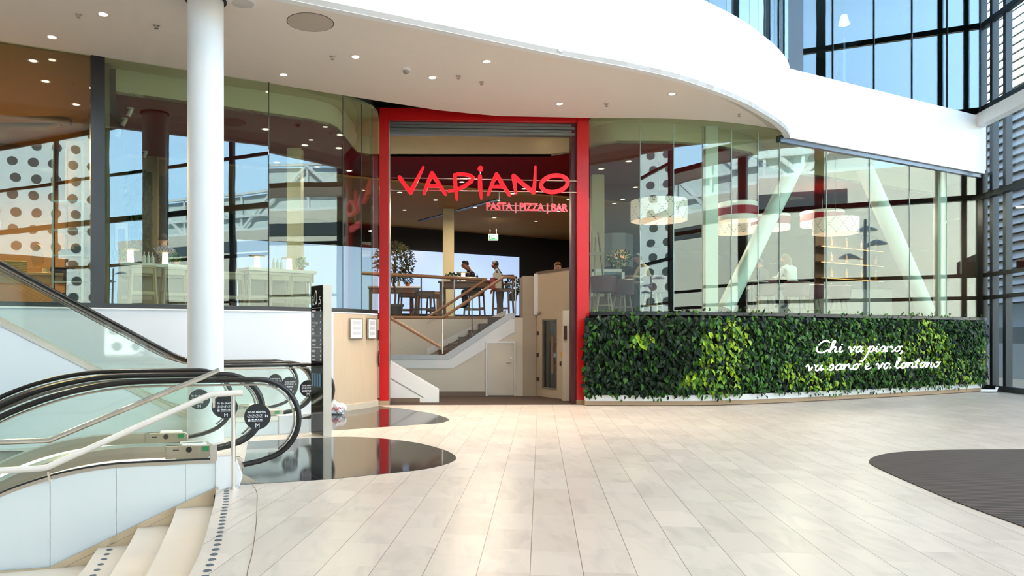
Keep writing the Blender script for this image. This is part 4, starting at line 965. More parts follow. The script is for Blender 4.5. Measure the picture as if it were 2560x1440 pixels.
# ---------------------------------------------------------------- restaurant shell
stairhole = [(-2.72, 16.3), (-2.72, 20.1), (1.5, 20.1), (1.5, 19.5), (3.0, 19.5), (3.0, 16.4)]
outer = [(x, y+.16) for x, y in LG]+stairhole+[(x, y+.18) for x, y in RG[1:]]+[(14.2, 39), (-13, 39)]
struct('floor_restaurant', MB().prism(outer, ZR-.12, ZR), m_rfloor, smooth=0)
D = [(-13.0, 9.65), (-5.85, 13.2), (-3.62, 14.4), (-2.75, 14.9), (-2.5, 15.15), (-2.38, 15.5), (-2.25, 17.5), (-2.0, 17.72), (2.2, 17.72), (2.75, 17.3), (3.1, 16.72), (3.45, 16.52), (4.6, 16.55), (5.3, 16.75), (6.0, 17.05), (6.7, 17.5), (7.9, 19.2), (13.9, 22.4)]
B0, B1 = Vector((-2.5, 28.5)), Vector((.866, .5))
def bk(t): q = B0+B1*t; return (q.x, q.y)
Zc, Zo = 5.585, 6.02
struct('ceiling_outer', MB().prism([(x, y+.03) for x, y in LG[:-1]]+[(-1.62, 15.86), (-1.62, 16.32), (2.82, 16.42), (2.84, 16.16)]+[(x, y+.03) for x, y in RG[1:]]+[(14.0, 20.9)]+[(x, y+.04) for x, y in D[::-1]], Zo, Zo+.06), m_cream, smooth=0)
struct('wall_drop', MB().wall(D[1:], Zc, Zo, .03), m_cream, smooth=40)
G0, G1 = (-1.75, 20.3), (3.6, 22.9); gs = (G1[1]-G0[1])/(G1[0]-G0[0])
gl = [(-7.5, G0[1]-gs*5.75), G0, (1.0, 21.75), G1, (14.0, G1[1]+gs*10.4)]
struct('ceiling_red', MB().prism(D[1:]+gl[::-1], Zc, Zc+.05), m_dred, smooth=0)
struct('ceiling_tan', MB().prism(gl+[(14.0, 39), bk(14), bk(-8), (-7.5, 24)], Zc-.05, Zc-.0), m_brownc, smooth=0)
struct('wall_back_black', MB().wall([bk(-9), bk(13)], ZR, Zc-.05, .2), m_blackwall, smooth=0)
struct('wall_inside_left', MB().wall([(-5.95, 12.9), (-6.7, 14.3), (-8.6, 17.6), (-9.9, 24)], ZR, Zo, .12, side=-1), M('olive_side_wall', (120, 108, 78), rough=.7), smooth=0)
# backlit wall
sc_ = thing('backlit_wall', 'long pale blue backlit wall panels at the back of the restaurant', 'light wall', (-1.0, 28.6, ZR))
m_blue = M('backlit_blue_white', (150, 182, 232), rough=.3, emit=(182, 206, 244), es=.86, var=.08, scale=.4)
for k in range(9):
    t0, t1 = -5.6+k*1.27+.012, -5.6+(k+1)*1.27-.012
    a, b = Vector(bk(t0)), Vector(bk(t1)); n = Vector((.5, -.866)); a -= -n*.03; b -= -n*.03
    MB().obox((a.x, a.y, 2.3), (b.x-a.x, b.y-a.y, 0), (n.x*.06, n.y*.06, 0), (0, 0, 2.38)).build('panel', m_blue, sc_, smooth=0)
# exit sign
q = P(1233, 593, 27.0); ex = thing('exit_sign', 'small green and white emergency exit sign hanging before the black wall', 'sign', q)
MB().box(q.x-.17, q.x+.17, q.y, q.y+.05, q.z-.11, q.z+.11).build('box', M('exit_white', (225, 240, 230), emit=(210, 235, 220), es=.6), ex)
g_ = M('exit_green', (10, 90, 60), emit=(0, 80, 50), es=.3)
MB().box(q.x-.15, q.x-.05, q.y-.006, q.y, q.z-.085, q.z+.085).box(q.x-.04, q.x+.15, q.y-.006, q.y, q.z-.085, q.z+.085).build('green_field', g_, ex)
mb = MB(); mb.slab([(q.x-.02, q.y-.01, q.z), (q.x+.025, q.y-.01, q.z+.045), (q.x+.025, q.y-.01, q.z-.045)], (0, .004, 0)); mb.box(q.x+.025, q.x+.06, q.y-.01, q.y-.006, q.z-.015, q.z+.015); mb.box(q.x+.08, q.x+.12, q.y-.01, q.y-.006, q.z-.06, q.z+.06)
mb.lathe([(.014, 0), (.014, .004)], (q.x-.1, q.y-.006, q.z+.05), 10, (0, -1, 0)); mb.tube([(q.x-.1, q.y-.008, q.z+.03), (q.x-.105, q.y-.008, q.z-.02), (q.x-.13, q.y-.008, q.z-.06)], .008, 5); mb.tube([(q.x-.105, q.y-.008, q.z-.02), (q.x-.075, q.y-.008, q.z-.06)], .008, 5); mb.tube([(q.x-.1, q.y-.008, q.z+.02), (q.x-.07, q.y-.008, q.z)], .006, 5)
mb.build('pictogram', M('exit_print', (235, 250, 240), emit=(230, 250, 240), es=.5), ex)
for dx in (-.11, .11): MB().tube([(q.x+dx, q.y+.02, q.z+.11), (q.x+dx, q.y+.02, Zc-.05)], .006, 6).build('hanger', m_steel, ex)
# interior columns
for (px0, px1, Y, zt, lab) in ((1107, 1135, 24.6, Zc-.05, 'square cream column inside the entrance, before the blue wall'), (717, 752, 16.9, Zc, 'square cream column behind the left glass, by the counter end'), (1480, 1511, 19.7, Zc, 'square cream column just right of the red right post'), (1764, 1796, 16.75, Zo, 'pale column close behind the right glass'), (2345, 2366, 20.75, Zo, 'slim pale column near the right end of the glass')):
    a, b = P(px0, 700, Y), P(px1, 700, Y); w_ = b.x-a.x
    c = thing('interior_column', lab, 'column', (a.x, Y, ZR), group='columns inside the restaurant'); MB().box(a.x, b.x, Y, Y+w_, ZR, zt).build('shaft', M('pale_green_white_paint', (228, 232, 216), rough=.5) if px0 > 1700 else m_cream, c, bevel=.006)
# diagonal steel braces
m_brace = M('pale_painted_steel_brace', (226, 234, 224), rough=.4)
for (a, b, r, lab) in ((P(1812, 775, 17.55), P(2012, 366, 18.3), .185, 'thick pale steel brace leaning right behind the right glass'), (P(2318, 780, 20.15), P(2154, 404, 19.2), .20, 'thick pale steel brace leaning left near the right end of the glass')):
    br = thing('steel_brace', lab, 'brace', (a.x, a.y, ZR), group='diagonal braces'); MB().tube([a, b-(b-a).normalized()*.16], r, 24).build('tube', m_brace, br)
    d = (a-b).normalized(); e = a-d*.02
    MB().obox(e-Vector((.17, .03, .10)), (.34, .12, 0), (-.02, .06, 0), d*.30).build('foot_plate', m_brace, br)
    for i in range(2):
        for j in range(3): MB().lathe([(.022, 0), (.022, .03)], e+Vector((-.10+.17*i, -.035+.06*i, -.02))+d*(.04+.08*j), 8, (.2, -1, 0)).build('bolt', M('dark_bolt', (70, 72, 70), metal=.7), br)
# downlights inside
di = downlight_proto('interior_downlight', '', 'small downlights in the restaurant ceiling', m_lampi)
ins = [((1359, 336), Zo, 'interior downlight in the outer ceiling, behind the right end of the shutter'), ((1155, 455), Zc, 'interior downlight seen through the bowl of the big letter P'), ((999, 481), Zc-.05, 'interior downlight below the first big letter'), ((1089, 500), Zc-.05, 'interior downlight below the second big letter'), ((1011, 525), Zc-.05, 'interior downlight lower left of the big name, near the left red post'), ((1187, 518), Zc-.05, 'interior downlight just left of the small lettering'), ((1310, 472), Zc-.05, 'interior downlight seen beside the sixth big letter'), ((1281, 484), Zc-.05, 'interior downlight between fifth and sixth big letter'), ((1245, 501), Zc-.05, 'interior downlight just above the small lettering, left part'), ((1422, 498), Zc-.05, 'interior downlight above the right end of the small lettering'), ((1236, 544), Zc-.05, 'interior downlight under the small lettering, left of centre'), ((1340, 553), Zc-.05, 'interior downlight under the small lettering, right of centre'),
 ((622, 270), Zo, 'interior downlight by the cream band above the left glass'), ((664, 323), Zc, 'interior downlight in the red ceiling left of the pane joint'), ((850, 337), Zc, 'interior downlight in the red ceiling at the curved corner'), ((762, 363), Zc, 'interior downlight in the red ceiling right of the cream column top'), ((847, 370), Zc, 'interior downlight below the one at the curved corner'), ((692, 406), Zc, 'interior downlight left of the cream column'), ((793, 417), Zc, 'interior downlight in the red ceiling right of the cream column'), ((766, 452), Zc, 'interior downlight low beside the cream column'), ((873, 427), Zc, 'interior downlight left of the narrow curved panes'), ((1503, 422), Zc, 'interior downlight upper right of the right red post'), ((1572, 403), Zc, 'interior downlight in the red ceiling above the patterned drum lamp'), ((1589, 468), Zc, 'interior downlight just above the patterned drum lamp'), ((1557, 498), Zc, 'interior downlight left of the patterned drum lamp'), ((1536, 509), Zc-.05, 'lowest interior downlight left of the patterned drum lamp')]
copyset(di, [(C3(p[0], p[1], z-.001), 0, l) for p, z, l in ins])
for (x, y, z, e, c) in ((-5.0, 15.6, 5.3, 60, (1, .80, .58)), (-3.0, 19.0, 5.3, 90, (1, .80, .58)), (.3, 17.0, 5.5, 55, (1, .82, .62)), (.5, 22.5, 5.2, 130, (1, .78, .55)), (1.5, 27.0, 5.2, 140, (1, .78, .55)), (5.5, 20.0, 5.3, 120, (1, .82, .62)), (9.5, 21.5, 5.3, 160, (1, .85, .68)), (12.5, 23.5, 5.3, 130, (1, .85, .68)), (6.0, 26.0, 5.2, 120, (1, .78, .55))):
    ld = bpy.data.lights.new('ceiling_lamp', 'AREA'); ld.shape = 'DISK'; ld.size = .5; ld.energy = e; ld.color = c
    lo = bpy.data.objects.new('ceiling_lamp', ld); COL.objects.link(lo); lo.location = (x, y, z)
for (pts, lab) in (([P(1137, 526, 24.5), P(1242, 497, 24.5)], 'upper'), ([P(1045, 551, 26.0), P(1107, 535, 26.0)], 'lower')):
    a, b = [Vector((p.x, FL*(Zc-.055-EYE)/(CY-y), Zc-.055)) for p, y in ((pts[0], 526 if lab == 'upper' else 551), (pts[1], 497 if lab == 'upper' else 535))]
    va, vb = (C3(1137, 526, Zc-.055), C3(1242, 497, Zc-.055)) if lab == 'upper' else (C3(1045, 551, Zc-.055), C3(1107, 535, Zc-.055))
    vn = Vector((-(vb-va).y, (vb-va).x, 0)).normalized()*.16
    tag(MB().obox(va, vb-va, vn, (0, 0, -.015)).build('slot_diffuser', m_black), ('longer' if lab == 'upper' else 'shorter')+' dark linear air slot in the tan ceiling %s the cream column' % ('right of' if lab == 'upper' else 'left of'), 'air vent', 'air slots in the tan ceiling')
tag(MB().slab([C3(1167, 325, Zo-.004), C3(1240, 325, Zo-.004), C3(1234, 336, Zo-.004), C3(1169, 336, Zo-.004)], (0, 0, -.01)).build('ceiling_hatch', M('pale_hatch', (220, 205, 176))), 'pale rectangular hatch in the outer ceiling behind the shutter', 'hatch')
# track spots on the red ceiling, left
so_ = local('spotlight', '', 'spotlight', 'white spotlights on the red ceiling')
MB().lathe([(.10, 0), (.10, -.012)], (0, 0, 0), 20).build('rosette', m_white, so_)
MB().tube([(0, 0, -.01), (0, 0, -.06)], .015, 8).build('stem', m_white, so_)
MB().tube([(.03, 0, -.03), (-.05, -.04, -.24)], .065, 16).build('can', M('white_spot_can', (215, 208, 190), rough=.4), so_)
so_.scale = (.62, .62, .62)
copyset(so_, [(C3(px, py, Zc-.001), 0, l) for px, py, l in ((326, 270, 'uppermost of the white spotlights behind the left glass'), (312, 295, 'middle white spotlight behind the left glass'), (297, 324, 'lowest white spotlight near the black mullion'), (363, 378, 'small white spotlight further back, above the dark plants'))])

# ---------------------------------------------------------------- seating and tables
m_tim = M('light_grey_oak', (176, 158, 130), rough=.5, var=.12, scale=4, stretch=(6, 6, 1)); m_dtim = M('brown_oak_furniture', (112, 84, 60), rough=.5, var=.15, scale=4, stretch=(6, 6, 1))
m_burg = M('burgundy_leather', (86, 20, 34), rough=.45, var=.1); m_marb = M('white_marble_top', (232, 224, 214), rough=.25, var=.1, scale=7)
def stool_proto(name, cat, m, group, seat=.70, w=.42):
    t = local(name, '', cat, group)
    MB().cbox((0, 0, seat), w, w*.92, .05).build('seat', m, t, bevel=.012)
    for sx_ in (-1, 1):
        for sy in (-1, 1):
            MB().tube([(sx_*(w/2-.03), sy*(w*.46-.03), seat), (sx_*(w/2+.01), sy*(w*.46+.01), 0)], .026, 4).build('leg', m, t, smooth=0)
    for q, z in (((0, -1), .26), ((0, 1), .26)): MB().box(-w/2, w/2, q[1]*w*.44-.015, q[1]*w*.44+.015, z, z+.05).build('stretcher', m, t, smooth=0)
    for sx_ in (-1, 1): MB().box(sx_*w*.48-.015, sx_*w*.48+.015, -w*.44, w*.44, .30, .35).build('stretcher', m, t, smooth=0)
    MB().box(-w/2+.02, w/2-.02, -w*.42, w*.42, seat-.09, seat).build('apron', m, t, smooth=0)
    return t
gS = 'pale wooden stools behind the left glass'
s1 = stool_proto('bar_stool', 'stool', m_tim, gS, .72)
def G(px, Y): return Vector(((px-CX)/FL*Y, Y, ZR))
copyset(s1, [(G(px, Y), .48, l) for px, Y, l in ((356, 13.6, 'pale wooden stool under the marble counter with a checked jacket on it'), (436, 14.0, 'pale wooden stool in front of the first marble counter, beside the column'), (578, 15.0, 'pale wooden stool left of the pane joint, by the second counter'), (644, 15.0, 'pale wooden stool under the left half of the second counter'), (696, 15.3, 'pale wooden stool in the middle of the second counter'), (748, 15.6, 'pale wooden stool at the right end of the second counter, near the totem'))])
s2 = stool_proto('bar_stool', 'stool', m_dtim, 'brown stools behind the oak rail', .74, .46)
copyset(s2, [(G(px, Y), .3, l) for px, Y, l in ((1018, 21.9, 'brown stool nearest the left red post behind the balustrade'), (1062, 21.3, 'second brown stool from the left red post behind the balustrade'), (1090, 22.6, 'brown stool further back, left of the cream column'), (1186, 21.4, 'brown stool under the man at the high table'))])
# high-backed chair with the bag
ch = local('bar_chair', 'brown high bar chair with a printed carrier bag hung on it', 'chair'); MB().cbox((0, 0, .74), .46, .44, .06).build('seat', m_dtim, ch)
for sx_ in (-1, 1):
    MB().tube([(sx_*.20, -.2, .76), (sx_*.23, -.23, 0)], .028, 4).build('leg', m_dtim, ch, smooth=0); MB().tube([(sx_*.21, .22, 1.2), (sx_*.20, .2, .7), (sx_*.23, .24, 0)], .028, 4).build('leg', m_dtim, ch, smooth=0)
MB().box(-.22, .22, .2, .24, 1.10, 1.2).build('backrest', m_dtim, ch); MB().box(-.22, .22, .21, .23, .92, .97).build('back_rail', m_dtim, ch); MB().box(-.22, .22, -.23, -.2, .25, .3).build('stretcher', m_dtim, ch)
ch.location = G(1258, 20.6); ch.rotation_euler = (0, 0, -.35)
q = G(1244, 20.3)+Vector((0, 0, .80)); bg_ = thing('paper_bag', 'white and red printed paper bag standing on the brown bar chair', 'bag', q)
MB().obox(q+Vector((-.13, -.1, 0)), (.18, -.04, 0), (.05, .12, 0), (0, 0, .40)).build('bag', M('white_paper_bag', (196, 186, 168), rough=.6), bg_)
MB().obox(q+Vector((-.20, -.11, -.02)), (.12, -.03, 0), (.03, .08, 0), (0, 0, .3)).build('bag_front', M('red_white_bag', (150, 60, 58), rough=.6, var=.6, scale=12), bg_)
for k in (0, 1): MB().tube(spline([q+Vector((-.10+.03*k, -.1+.1*k, .4)), q+Vector((-.04+.03*k, -.1+.1*k, .52)), q+Vector((.03+.03*k, -.12+.1*k, .4))], 5), .008, 5).build('bag_handle', m_white, bg_)
dashes('small_print', m_black, bg_, q+Vector((-.08, -.115, .2)), (.97, -.21, 0), (0, 0, 1), (.03, .05), .05, (0, -.004, 0))
# counters behind the left glass
def counter(a, b, ztop, dep, lab, m_body):
    a = Vector(a); b = Vector(b); t = (b-a); n = Vector((-t.y, t.x)).normalized()*dep
    c = thing('bar_counter', lab, 'counter', (a.x, a.y, ZR), group='marble counters')
    MB().obox((a.x, a.y, ztop-.07), (t.x, t.y, 0), (n.x, n.y, 0), (0, 0, .07)).build('marble_top', m_marb, c, bevel=.008)
    n1 = n*.85; o = Vector((a.x, a.y))+n*.1+t*.03
    MB().obox((o.x, o.y, ztop-.25), (t.x*.94, t.y*.94, 0), (n1.x, n1.y, 0), (0, 0, .18)).build('apron', m_body, c)
    o2 = Vector((a.x, a.y))+n*.45+t*.03
    MB().obox((o2.x, o2.y, ZR+.02), (t.x*.94, t.y*.94, 0), (n.x*.4, n.y*.4, 0), (0, 0, ztop-.27-ZR)).build('body', m_body, c)
    MB().obox((o.x, o.y, ZR+.22), (t.x*.94, t.y*.94, 0), (n.x*.06, n.y*.06, 0), (0, 0, .07)).build('foot_rail', m_tim, c)
    return c
m_body = M('grey_beige_counter_body', (150, 138, 112), rough=.55, var=.06)
c1a, c1b = G(298, 14.3).to_2d(), G(476, 15.1).to_2d(); c2a, c2b = G(622, 15.5).to_2d(), G(793, 16.5).to_2d()
counter(c1a, c1b, 2.82, .62, 'marble topped bar counter left of the white column, behind the glass', m_body)
counter(c2a, c2b, 2.83, .62, 'marble topped bar counter right of the white column, behind the glass', m_body)
m_glow = M('lit_white_lamp', (255, 244, 228), emit=(255, 232, 208), es=1.6)
lp = local('table_lamp', '', 'table lamp', 'white mushroom lamps on the counters')
MB().lathe([(.06, 0), (.062, .01), (.055, .17), (.055, .25)], (0, 0, 0), 20).build('stem', m_glow, lp)
MB().lathe([(.055, .245), (.165, .25), (.17, .262), (.09, .275), (.02, .278)], (0, 0, 0), 28).build('cap', M('lamp_cap_cream', (226, 206, 180), rough=.4), lp)
def on(c, d, f, dn, z): t = Vector(d)-Vector(c); n = Vector((-t.y, t.x)).normalized(); q = Vector(c)+t*f+n*dn; return Vector((q.x, q.y, z))
copyset(lp, [(on(c1a, c1b, .20, .25, 2.82), 0, 'mushroom table lamp on the first counter, before the seated checked shirt'), (on(c1a, c1b, .69, .25, 2.82), 0, 'mushroom table lamp on the first counter, near the white column'), (on(c2a, c2b, .19, .25, 2.83), 0, 'mushroom table lamp on the second counter, left of the bottles'), (on(c2a, c2b, .66, .25, 2.83), 0, 'mushroom table lamp on the second counter, near the potted plant')])
m_bot = [M('dark_bottle_glass', (30, 34, 22), rough=.1), M('amber_bottle', (150, 110, 50), rough=.1), M('clear_bottle', (190, 205, 200), rough=.08)]
def bottle(name, m, h, r, group):
    t = local(name, '', 'bottle', group); MB().lathe([(r, 0), (r, h*.55), (r*.8, h*.65), (r*.32, h*.78), (r*.32, h*.95)], (0, 0, 0), 12).build('body', m, t); MB().lathe([(r*.36, h*.94), (r*.36, h)], (0, 0, 0), 10).build('cap', m_steel, t); return t
b1 = bottle('bottle', m_bot[2], .24, .035, 'bottles on the counters')
copyset(b1, [(on(c, d, f, .3, z), 0, l) for c, d, f, z, l in ((c1a, c1b, .40, 2.82, 'left one of three clear bottles on the first counter'), (c1a, c1b, .46, 2.82, 'middle one of three clear bottles on the first counter'), (c1a, c1b, .52, 2.82, 'right one of three clear bottles on the first counter'), (c2a, c2b, .44, 2.83, 'left one of three clear bottles on the second counter'), (c2a, c2b, .50, 2.83, 'middle one of three clear bottles on the second counter'), (c2a, c2b, .56, 2.83, 'right one of three clear bottles on the second counter'))])
def plant(name, label, cat, loc, r, h, n, mats, pot=None, ph=.09, pr=.07, L=.05, group=None, seed=1, trunk=None):
    t = thing(name, label, cat, loc, group=group); rr = random.Random(seed); loc = Vector(loc)
    if pot: MB().lathe([(pr*.75, 0), (pr, ph), (pr*1.08, ph), (pr*1.08, ph*.85), (pr*.9, ph*.85)], loc, 18).build('pot', pot, t)
    if trunk: MB().tube(spline([loc+Vector((0, 0, ph*.5)), loc+Vector((.03, 0, ph+trunk*.5)), loc+Vector((-.02, .02, ph+trunk)), loc+Vector((.03, 0, ph+trunk+h*.6))], 5), [.03]*16, 7).build('trunk', M('grey_brown_bark', (88, 72, 56), rough=.9, bump=.4), t)
    mb = MB(); c = loc+Vector((0, 0, ph+(trunk or 0)+h*.5))
    for i in range(n):
        v = Vector((rr.gauss(0, 1), rr.gauss(0, 1), rr.gauss(0, 1))).normalized()*rr.uniform(.35, 1)**.6
        o = c+Vector((v.x*r, v.y*r, v.z*h*.5)); leaf(mb, o, v+Vector((rr.gauss(0, .5), rr.gauss(0, .5), rr.gauss(0, .5))), Vector((rr.gauss(0, .3), -.8, .6)).normalized(), L*rr.uniform(.6, 1.3), L*.5, rr.randrange(len(mats)))
    mb.build('foliage', mats, t, smooth=60); return t
m_terra = M('terracotta_pot', (176, 92, 52), rough=.7)
plant('potted_herb', 'small bushy herb in terracotta pot at the right end of the second counter', 'plant', on(c2a, c2b, .86, .3, 2.83), .11, .2, 160, [m_lf[1], m_lf[4], m_lf[2]], m_terra, .08, .065, .06, 'herb pots', 2)
plant('potted_herb', 'small herb pot at the left end of the first counter', 'plant', on(c1a, c1b, .06, .3, 2.82), .11, .16, 120, [m_lf[1], m_lf[4], m_lf[2]], m_terra, .08, .06, .06, 'herb pots', 3)
plant('potted_herb', 'small herb pot on the first counter beside the column', 'plant', on(c1a, c1b, .86, .3, 2.82), .11, .16, 120, [m_lf[1], m_lf[4], m_lf[2]], m_terra, .08, .06, .06, 'herb pots', 4)
# olive tree by the red post
tq = P(968, 790, 18.6); tq.z = ZR
m_ol = [M('olive_leaf_green', (96, 92, 40), rough=.5, var=.3), M('olive_leaf_dark', (48, 52, 26), rough=.5, var=.3)]
plant('olive_tree', 'small olive tree in a pot just behind the left red post', 'tree', (tq.x, 20.8, ZR), .56, 1.05, 900, m_ol, M('dark_pot', (60, 52, 46)), .40, .24, .10, None, 5, .62)
# inner green wall and framed picture on the left
iw = thing('indoor_plant_panel', 'tall narrow dark green plant panel inside, left of the white column', 'plant wall', (-7.2, 17.6, ZR))
MB().box(-7.45, -7.0, 17.6, 17.7, 2.6, 5.2).build('backing', M('black_plant_felt', (0, 0, 0)), iw)
mb = MB(); rr = random.Random(8)
for i in range(700):
    o = Vector((rr.uniform(-7.5, -6.98), 17.58-rr.uniform(0, .12), rr.uniform(2.6, 5.25))); leaf(mb, o, Vector((rr.gauss(0, .5), -.4, -1)), Vector((rr.gauss(0, .3), -1, .4)).normalized(), .14, .07, rr.choice((0, 0, 3, 1)))
mb.build('foliage', m_lf, iw, smooth=60)
struct('wall_partition', MB().box(-8.4, -6.9, 17.72, 17.85, ZR, Zc), M('tan_partition', (150, 128, 98), rough=.7), smooth=0)
tq = P(305, 615, 16.5); pf_ = thing('framed_picture', 'tall framed dark photograph leaning behind the first counter', 'picture', tq)
MB().box(tq.x-.17, tq.x+.15, 16.5, 16.54, tq.z-.45, tq.z+.52).build('frame', M('dark_frame', (24, 22, 22), rough=.4), pf_); MB().box(tq.x-.14, tq.x+.12, 16.485, 16.50, tq.z-.42, tq.z+.49).build('mount', m_cream, pf_); MB().box(tq.x-.08, tq.x+.07, 16.475, 16.485, tq.z-.30, tq.z+.36).build('print', M('grey_brown_print', (84, 72, 66), var=.7, scale=7), pf_)

# ---------------------------------------------------------------- centre tables seen through the doorway
def table(name, label, c, sx_, sy, h, rz, m, top=None, apron=.14, group=None):
    t = thing(name, label, 'table', c, rz, group); t.rotation_euler = (0, 0, 0); u_ = Vector((math.cos(rz), math.sin(rz), 0)); v_ = Vector((-u_.y, u_.x, 0)); c = Vector(c)
    MB().cbox(c+Vector((0, 0, h-.05)), sx_, sy, .05, rz).build('tabletop', top or m, t, bevel=.006); MB().cbox(c+Vector((0, 0, h-.05-apron)), sx_*.94, sy*.9, apron, rz).build('apron', m, t)
    for a in (-1, 1):
        for b in (-1, 1): q = c+u_*a*(sx_/2-.08)+v_*b*(sy/2-.08); MB().cbox(q, .08, .08, h-.06, rz).build('leg', m, t)
    return t
q = G(1178, 21.2); table('high_table', 'long brown oak high table at which the man sits', q, 1.75, .8, 1.05, -.12, m_dtim)
q2 = G(985, 23.5); table('high_table', 'brown oak high table with bottles behind the left red post', q2, 1.6, .8, 1.05, .1, m_dtim, m_marb)
q3 = G(1062, 24.5); table('high_table', 'smaller dark table left of the cream column', q3, 1.0, .8, .95, 0, m_dtim)
b2 = bottle('oil_bottle', m_bot[0], .22, .034, 'small bottles on the high tables')
copyset(b2, [(q+Vector((x, -.1, 1.05)), 0, l) for x, l in ((-.05, 'dark little bottle nearest the cream column on the long high table'), (.05, 'second dark little bottle from the cream column on the long high table'), (.16, 'third dark little bottle from the cream column on the long high table'))])
b3 = bottle('condiment_bottle', m_bot[1], .24, .04, 'condiment bottles by the left red post')
copyset(b3, [(q2+Vector((x, -.1, 1.05)), 0, l) for x, l in ((-.15, 'condiment bottle closest to the left red post'), (.0, 'middle condiment bottle behind the left red post'), (.15, 'condiment bottle farthest right of the left red post'))])
plant('potted_herb', 'dark herb pot on the table behind the left red post', 'plant', q2+Vector((.42, -.05, 1.05)), .16, .26, 140, [m_lf[0], m_lf[3]], m_terra, .10, .08, .07, 'herb pots', 6)
plant('potted_herb', 'dark low plant on the long high table beside the cream column', 'plant', q+Vector((-.5, 0, 1.05)), .2, .16, 140, [m_lf[0], m_lf[1]], m_black, .06, .08, .07, 'herb pots', 7)
plant('potted_herb', 'dark bushy plant behind the printed paper bag', 'plant', G(1282, 22.0)+Vector((0, 0, .55)), .2, .5, 200, [m_lf[0], m_lf[3]], m_black, .2, .14, .1, 'herb pots', 9)
lq = lp; dup(lq, q+Vector((-.22, .15, 1.05)), 0, 'glowing mushroom lamp on the long high table beside the cream column', 'white mushroom lamps on the counters')

# ---------------------------------------------------------------- right-hand dining
bs = local('tub_stool', '', 'bar stool', 'burgundy tub stools'); prof = []
mb = MB(); n = 18; vs = []; fs = []
for k in range(n+1):
    a = math.pi*(-.12+1.24*k/n); x, y = math.cos(a), math.sin(a)
    for r, z in ((.27, .52), (.30, .86), (.26, .88), (.22, .56)): vs.append((x*r, y*r, z))
for k in range(n):
    for j in range(4): fs.append((4*k+j, 4*k+(j+1) % 4, 4*k+4+(j+1) % 4, 4*k+4+j))
fs += [(0, 1, 2, 3), tuple(4*n+j for j in (3, 2, 1, 0))]; mb.add(vs, fs).build('backrest', m_burg, bs, smooth=40)
MB().lathe([(.2, .5), (.27, .52), (.27, .60), (.22, .63)], (0, 0, 0), 24).build('seat', m_burg, bs, smooth=40)
for a in range(4): q_ = math.pi/4+a*math.pi/2; MB().tube([(.16*math.cos(q_), .16*math.sin(q_), .52), (.26*math.cos(q_), .26*math.sin(q_), 0)], [.024, .016], 8).build('leg', m_tim, bs)
MB().tube([(.215*math.cos(math.pi/4+k*math.pi/8), .215*math.sin(math.pi/4+k*math.pi/8), .22) for k in range(17)], .010, 6).build('foot_ring', m_tim, bs)
copyset(bs, [(G(px, Y), rz, l) for px, Y, rz, l in ((1508, 17.25, math.pi, 'burgundy tub stool right beside the right red post'), (1556, 18.25, 2.4, 'burgundy tub stool in front of the round table near the red post'), (1632, 17.3, -2.2, 'burgundy tub stool right of the round table'), (1912, 18.6, math.pi, 'burgundy tub stool in front of the long bar, under the first brace'), (1992, 18.9, math.pi, 'burgundy tub stool with the white shirted guest'), (2030, 20.0, math.pi, 'burgundy tub stool just right of the white shirted guest'), (2098, 20.4, math.pi, 'rightmost burgundy tub stool, left of the second brace'))])
def round_table(label, c, r, h):
    t = thing('round_table', label, 'table', c, group='round pedestal tables'); MB().lathe([(r-.01, h-.03), (r, h-.02), (r, h)], c, 36).build('tabletop', M('grey_white_top', (208, 204, 198), rough=.3), t)
    MB().lathe([(.035, .02), (.035, h-.03)], c, 14).build('pedestal', m_black, t); MB().lathe([(.22, 0), (.22, .015), (.04, .03)], c, 24).build('base', m_black, t)
round_table('round white bar table beside the right red post', G(1606, 18.5), .33, .83)
round_table('round white bar table under the first brace', G(1880, 18.3), .36, .83)
# long pale bar
a, b = G(1905, 20.6), G(2230, 22.3)
lb = thing('long_bar', 'long pale bar counter across the right dining room', 'counter', a); t = b-a; n = Vector((-t.y, t.x, 0)).normalized()
MB().obox(a, t, n*.6, (0, 0, .88)).build('body', M('pale_grey_bar_front', (176, 168, 160), rough=.5, var=.1), lb); MB().obox(a-n*.06+Vector((0, 0, .88)), t, n*.72, (0, 0, .05)).build('worktop', M('dark_bar_top', (58, 46, 42), rough=.4), lb)
sf = thing('back_bar_shelf', 'tall back bar shelf with bottle rows on the right back wall', 'shelf', G(2120, 25.0)); q = G(2120, 25.0)
for k in range(5): MB().obox(q+Vector((-1.2, -.7, .9+.5*k)), (4.6, 2.6, 0), (-.12, .22, 0), (0, 0, .04)).build('shelf_board', m_dtim, sf)
MB().obox(q+Vector((-1.3, -.5, .0)), (4.7, 2.7, 0), (-.02, .04, 0), (0, 0, 3.3)).build('back_panel', M('brown_back_panel', (86, 68, 54)), sf)
for k in range(4): MB().obox(q+Vector((-1.2, -.72, .885+.5*k)), (4.6, 2.6, 0), (-.01, .02, 0), (0, 0, .012)).build('shelf_light', M('warm_led', (255, 210, 140), emit=(255, 190, 110), es=1.8), sf)
bb = bottle('spirit_bottle', m_bot[1], .30, .045, 'bottles on the back bar shelf'); spots = []
ords = ('first', 'second', 'third', 'fourth', 'fifth', 'sixth'); rows = ('lowest', 'second lowest', 'second highest', 'highest')
for k in range(4):
    for j in range(6): f = .12+.15*j; spots.append((q+Vector((-1.24+4.6*f, -.62+2.6*f, .94+.5*k)), 0, 'amber spirit bottle, %s from the left on the %s back bar shelf' % (ords[j], rows[k])))
copyset(bb, spots)
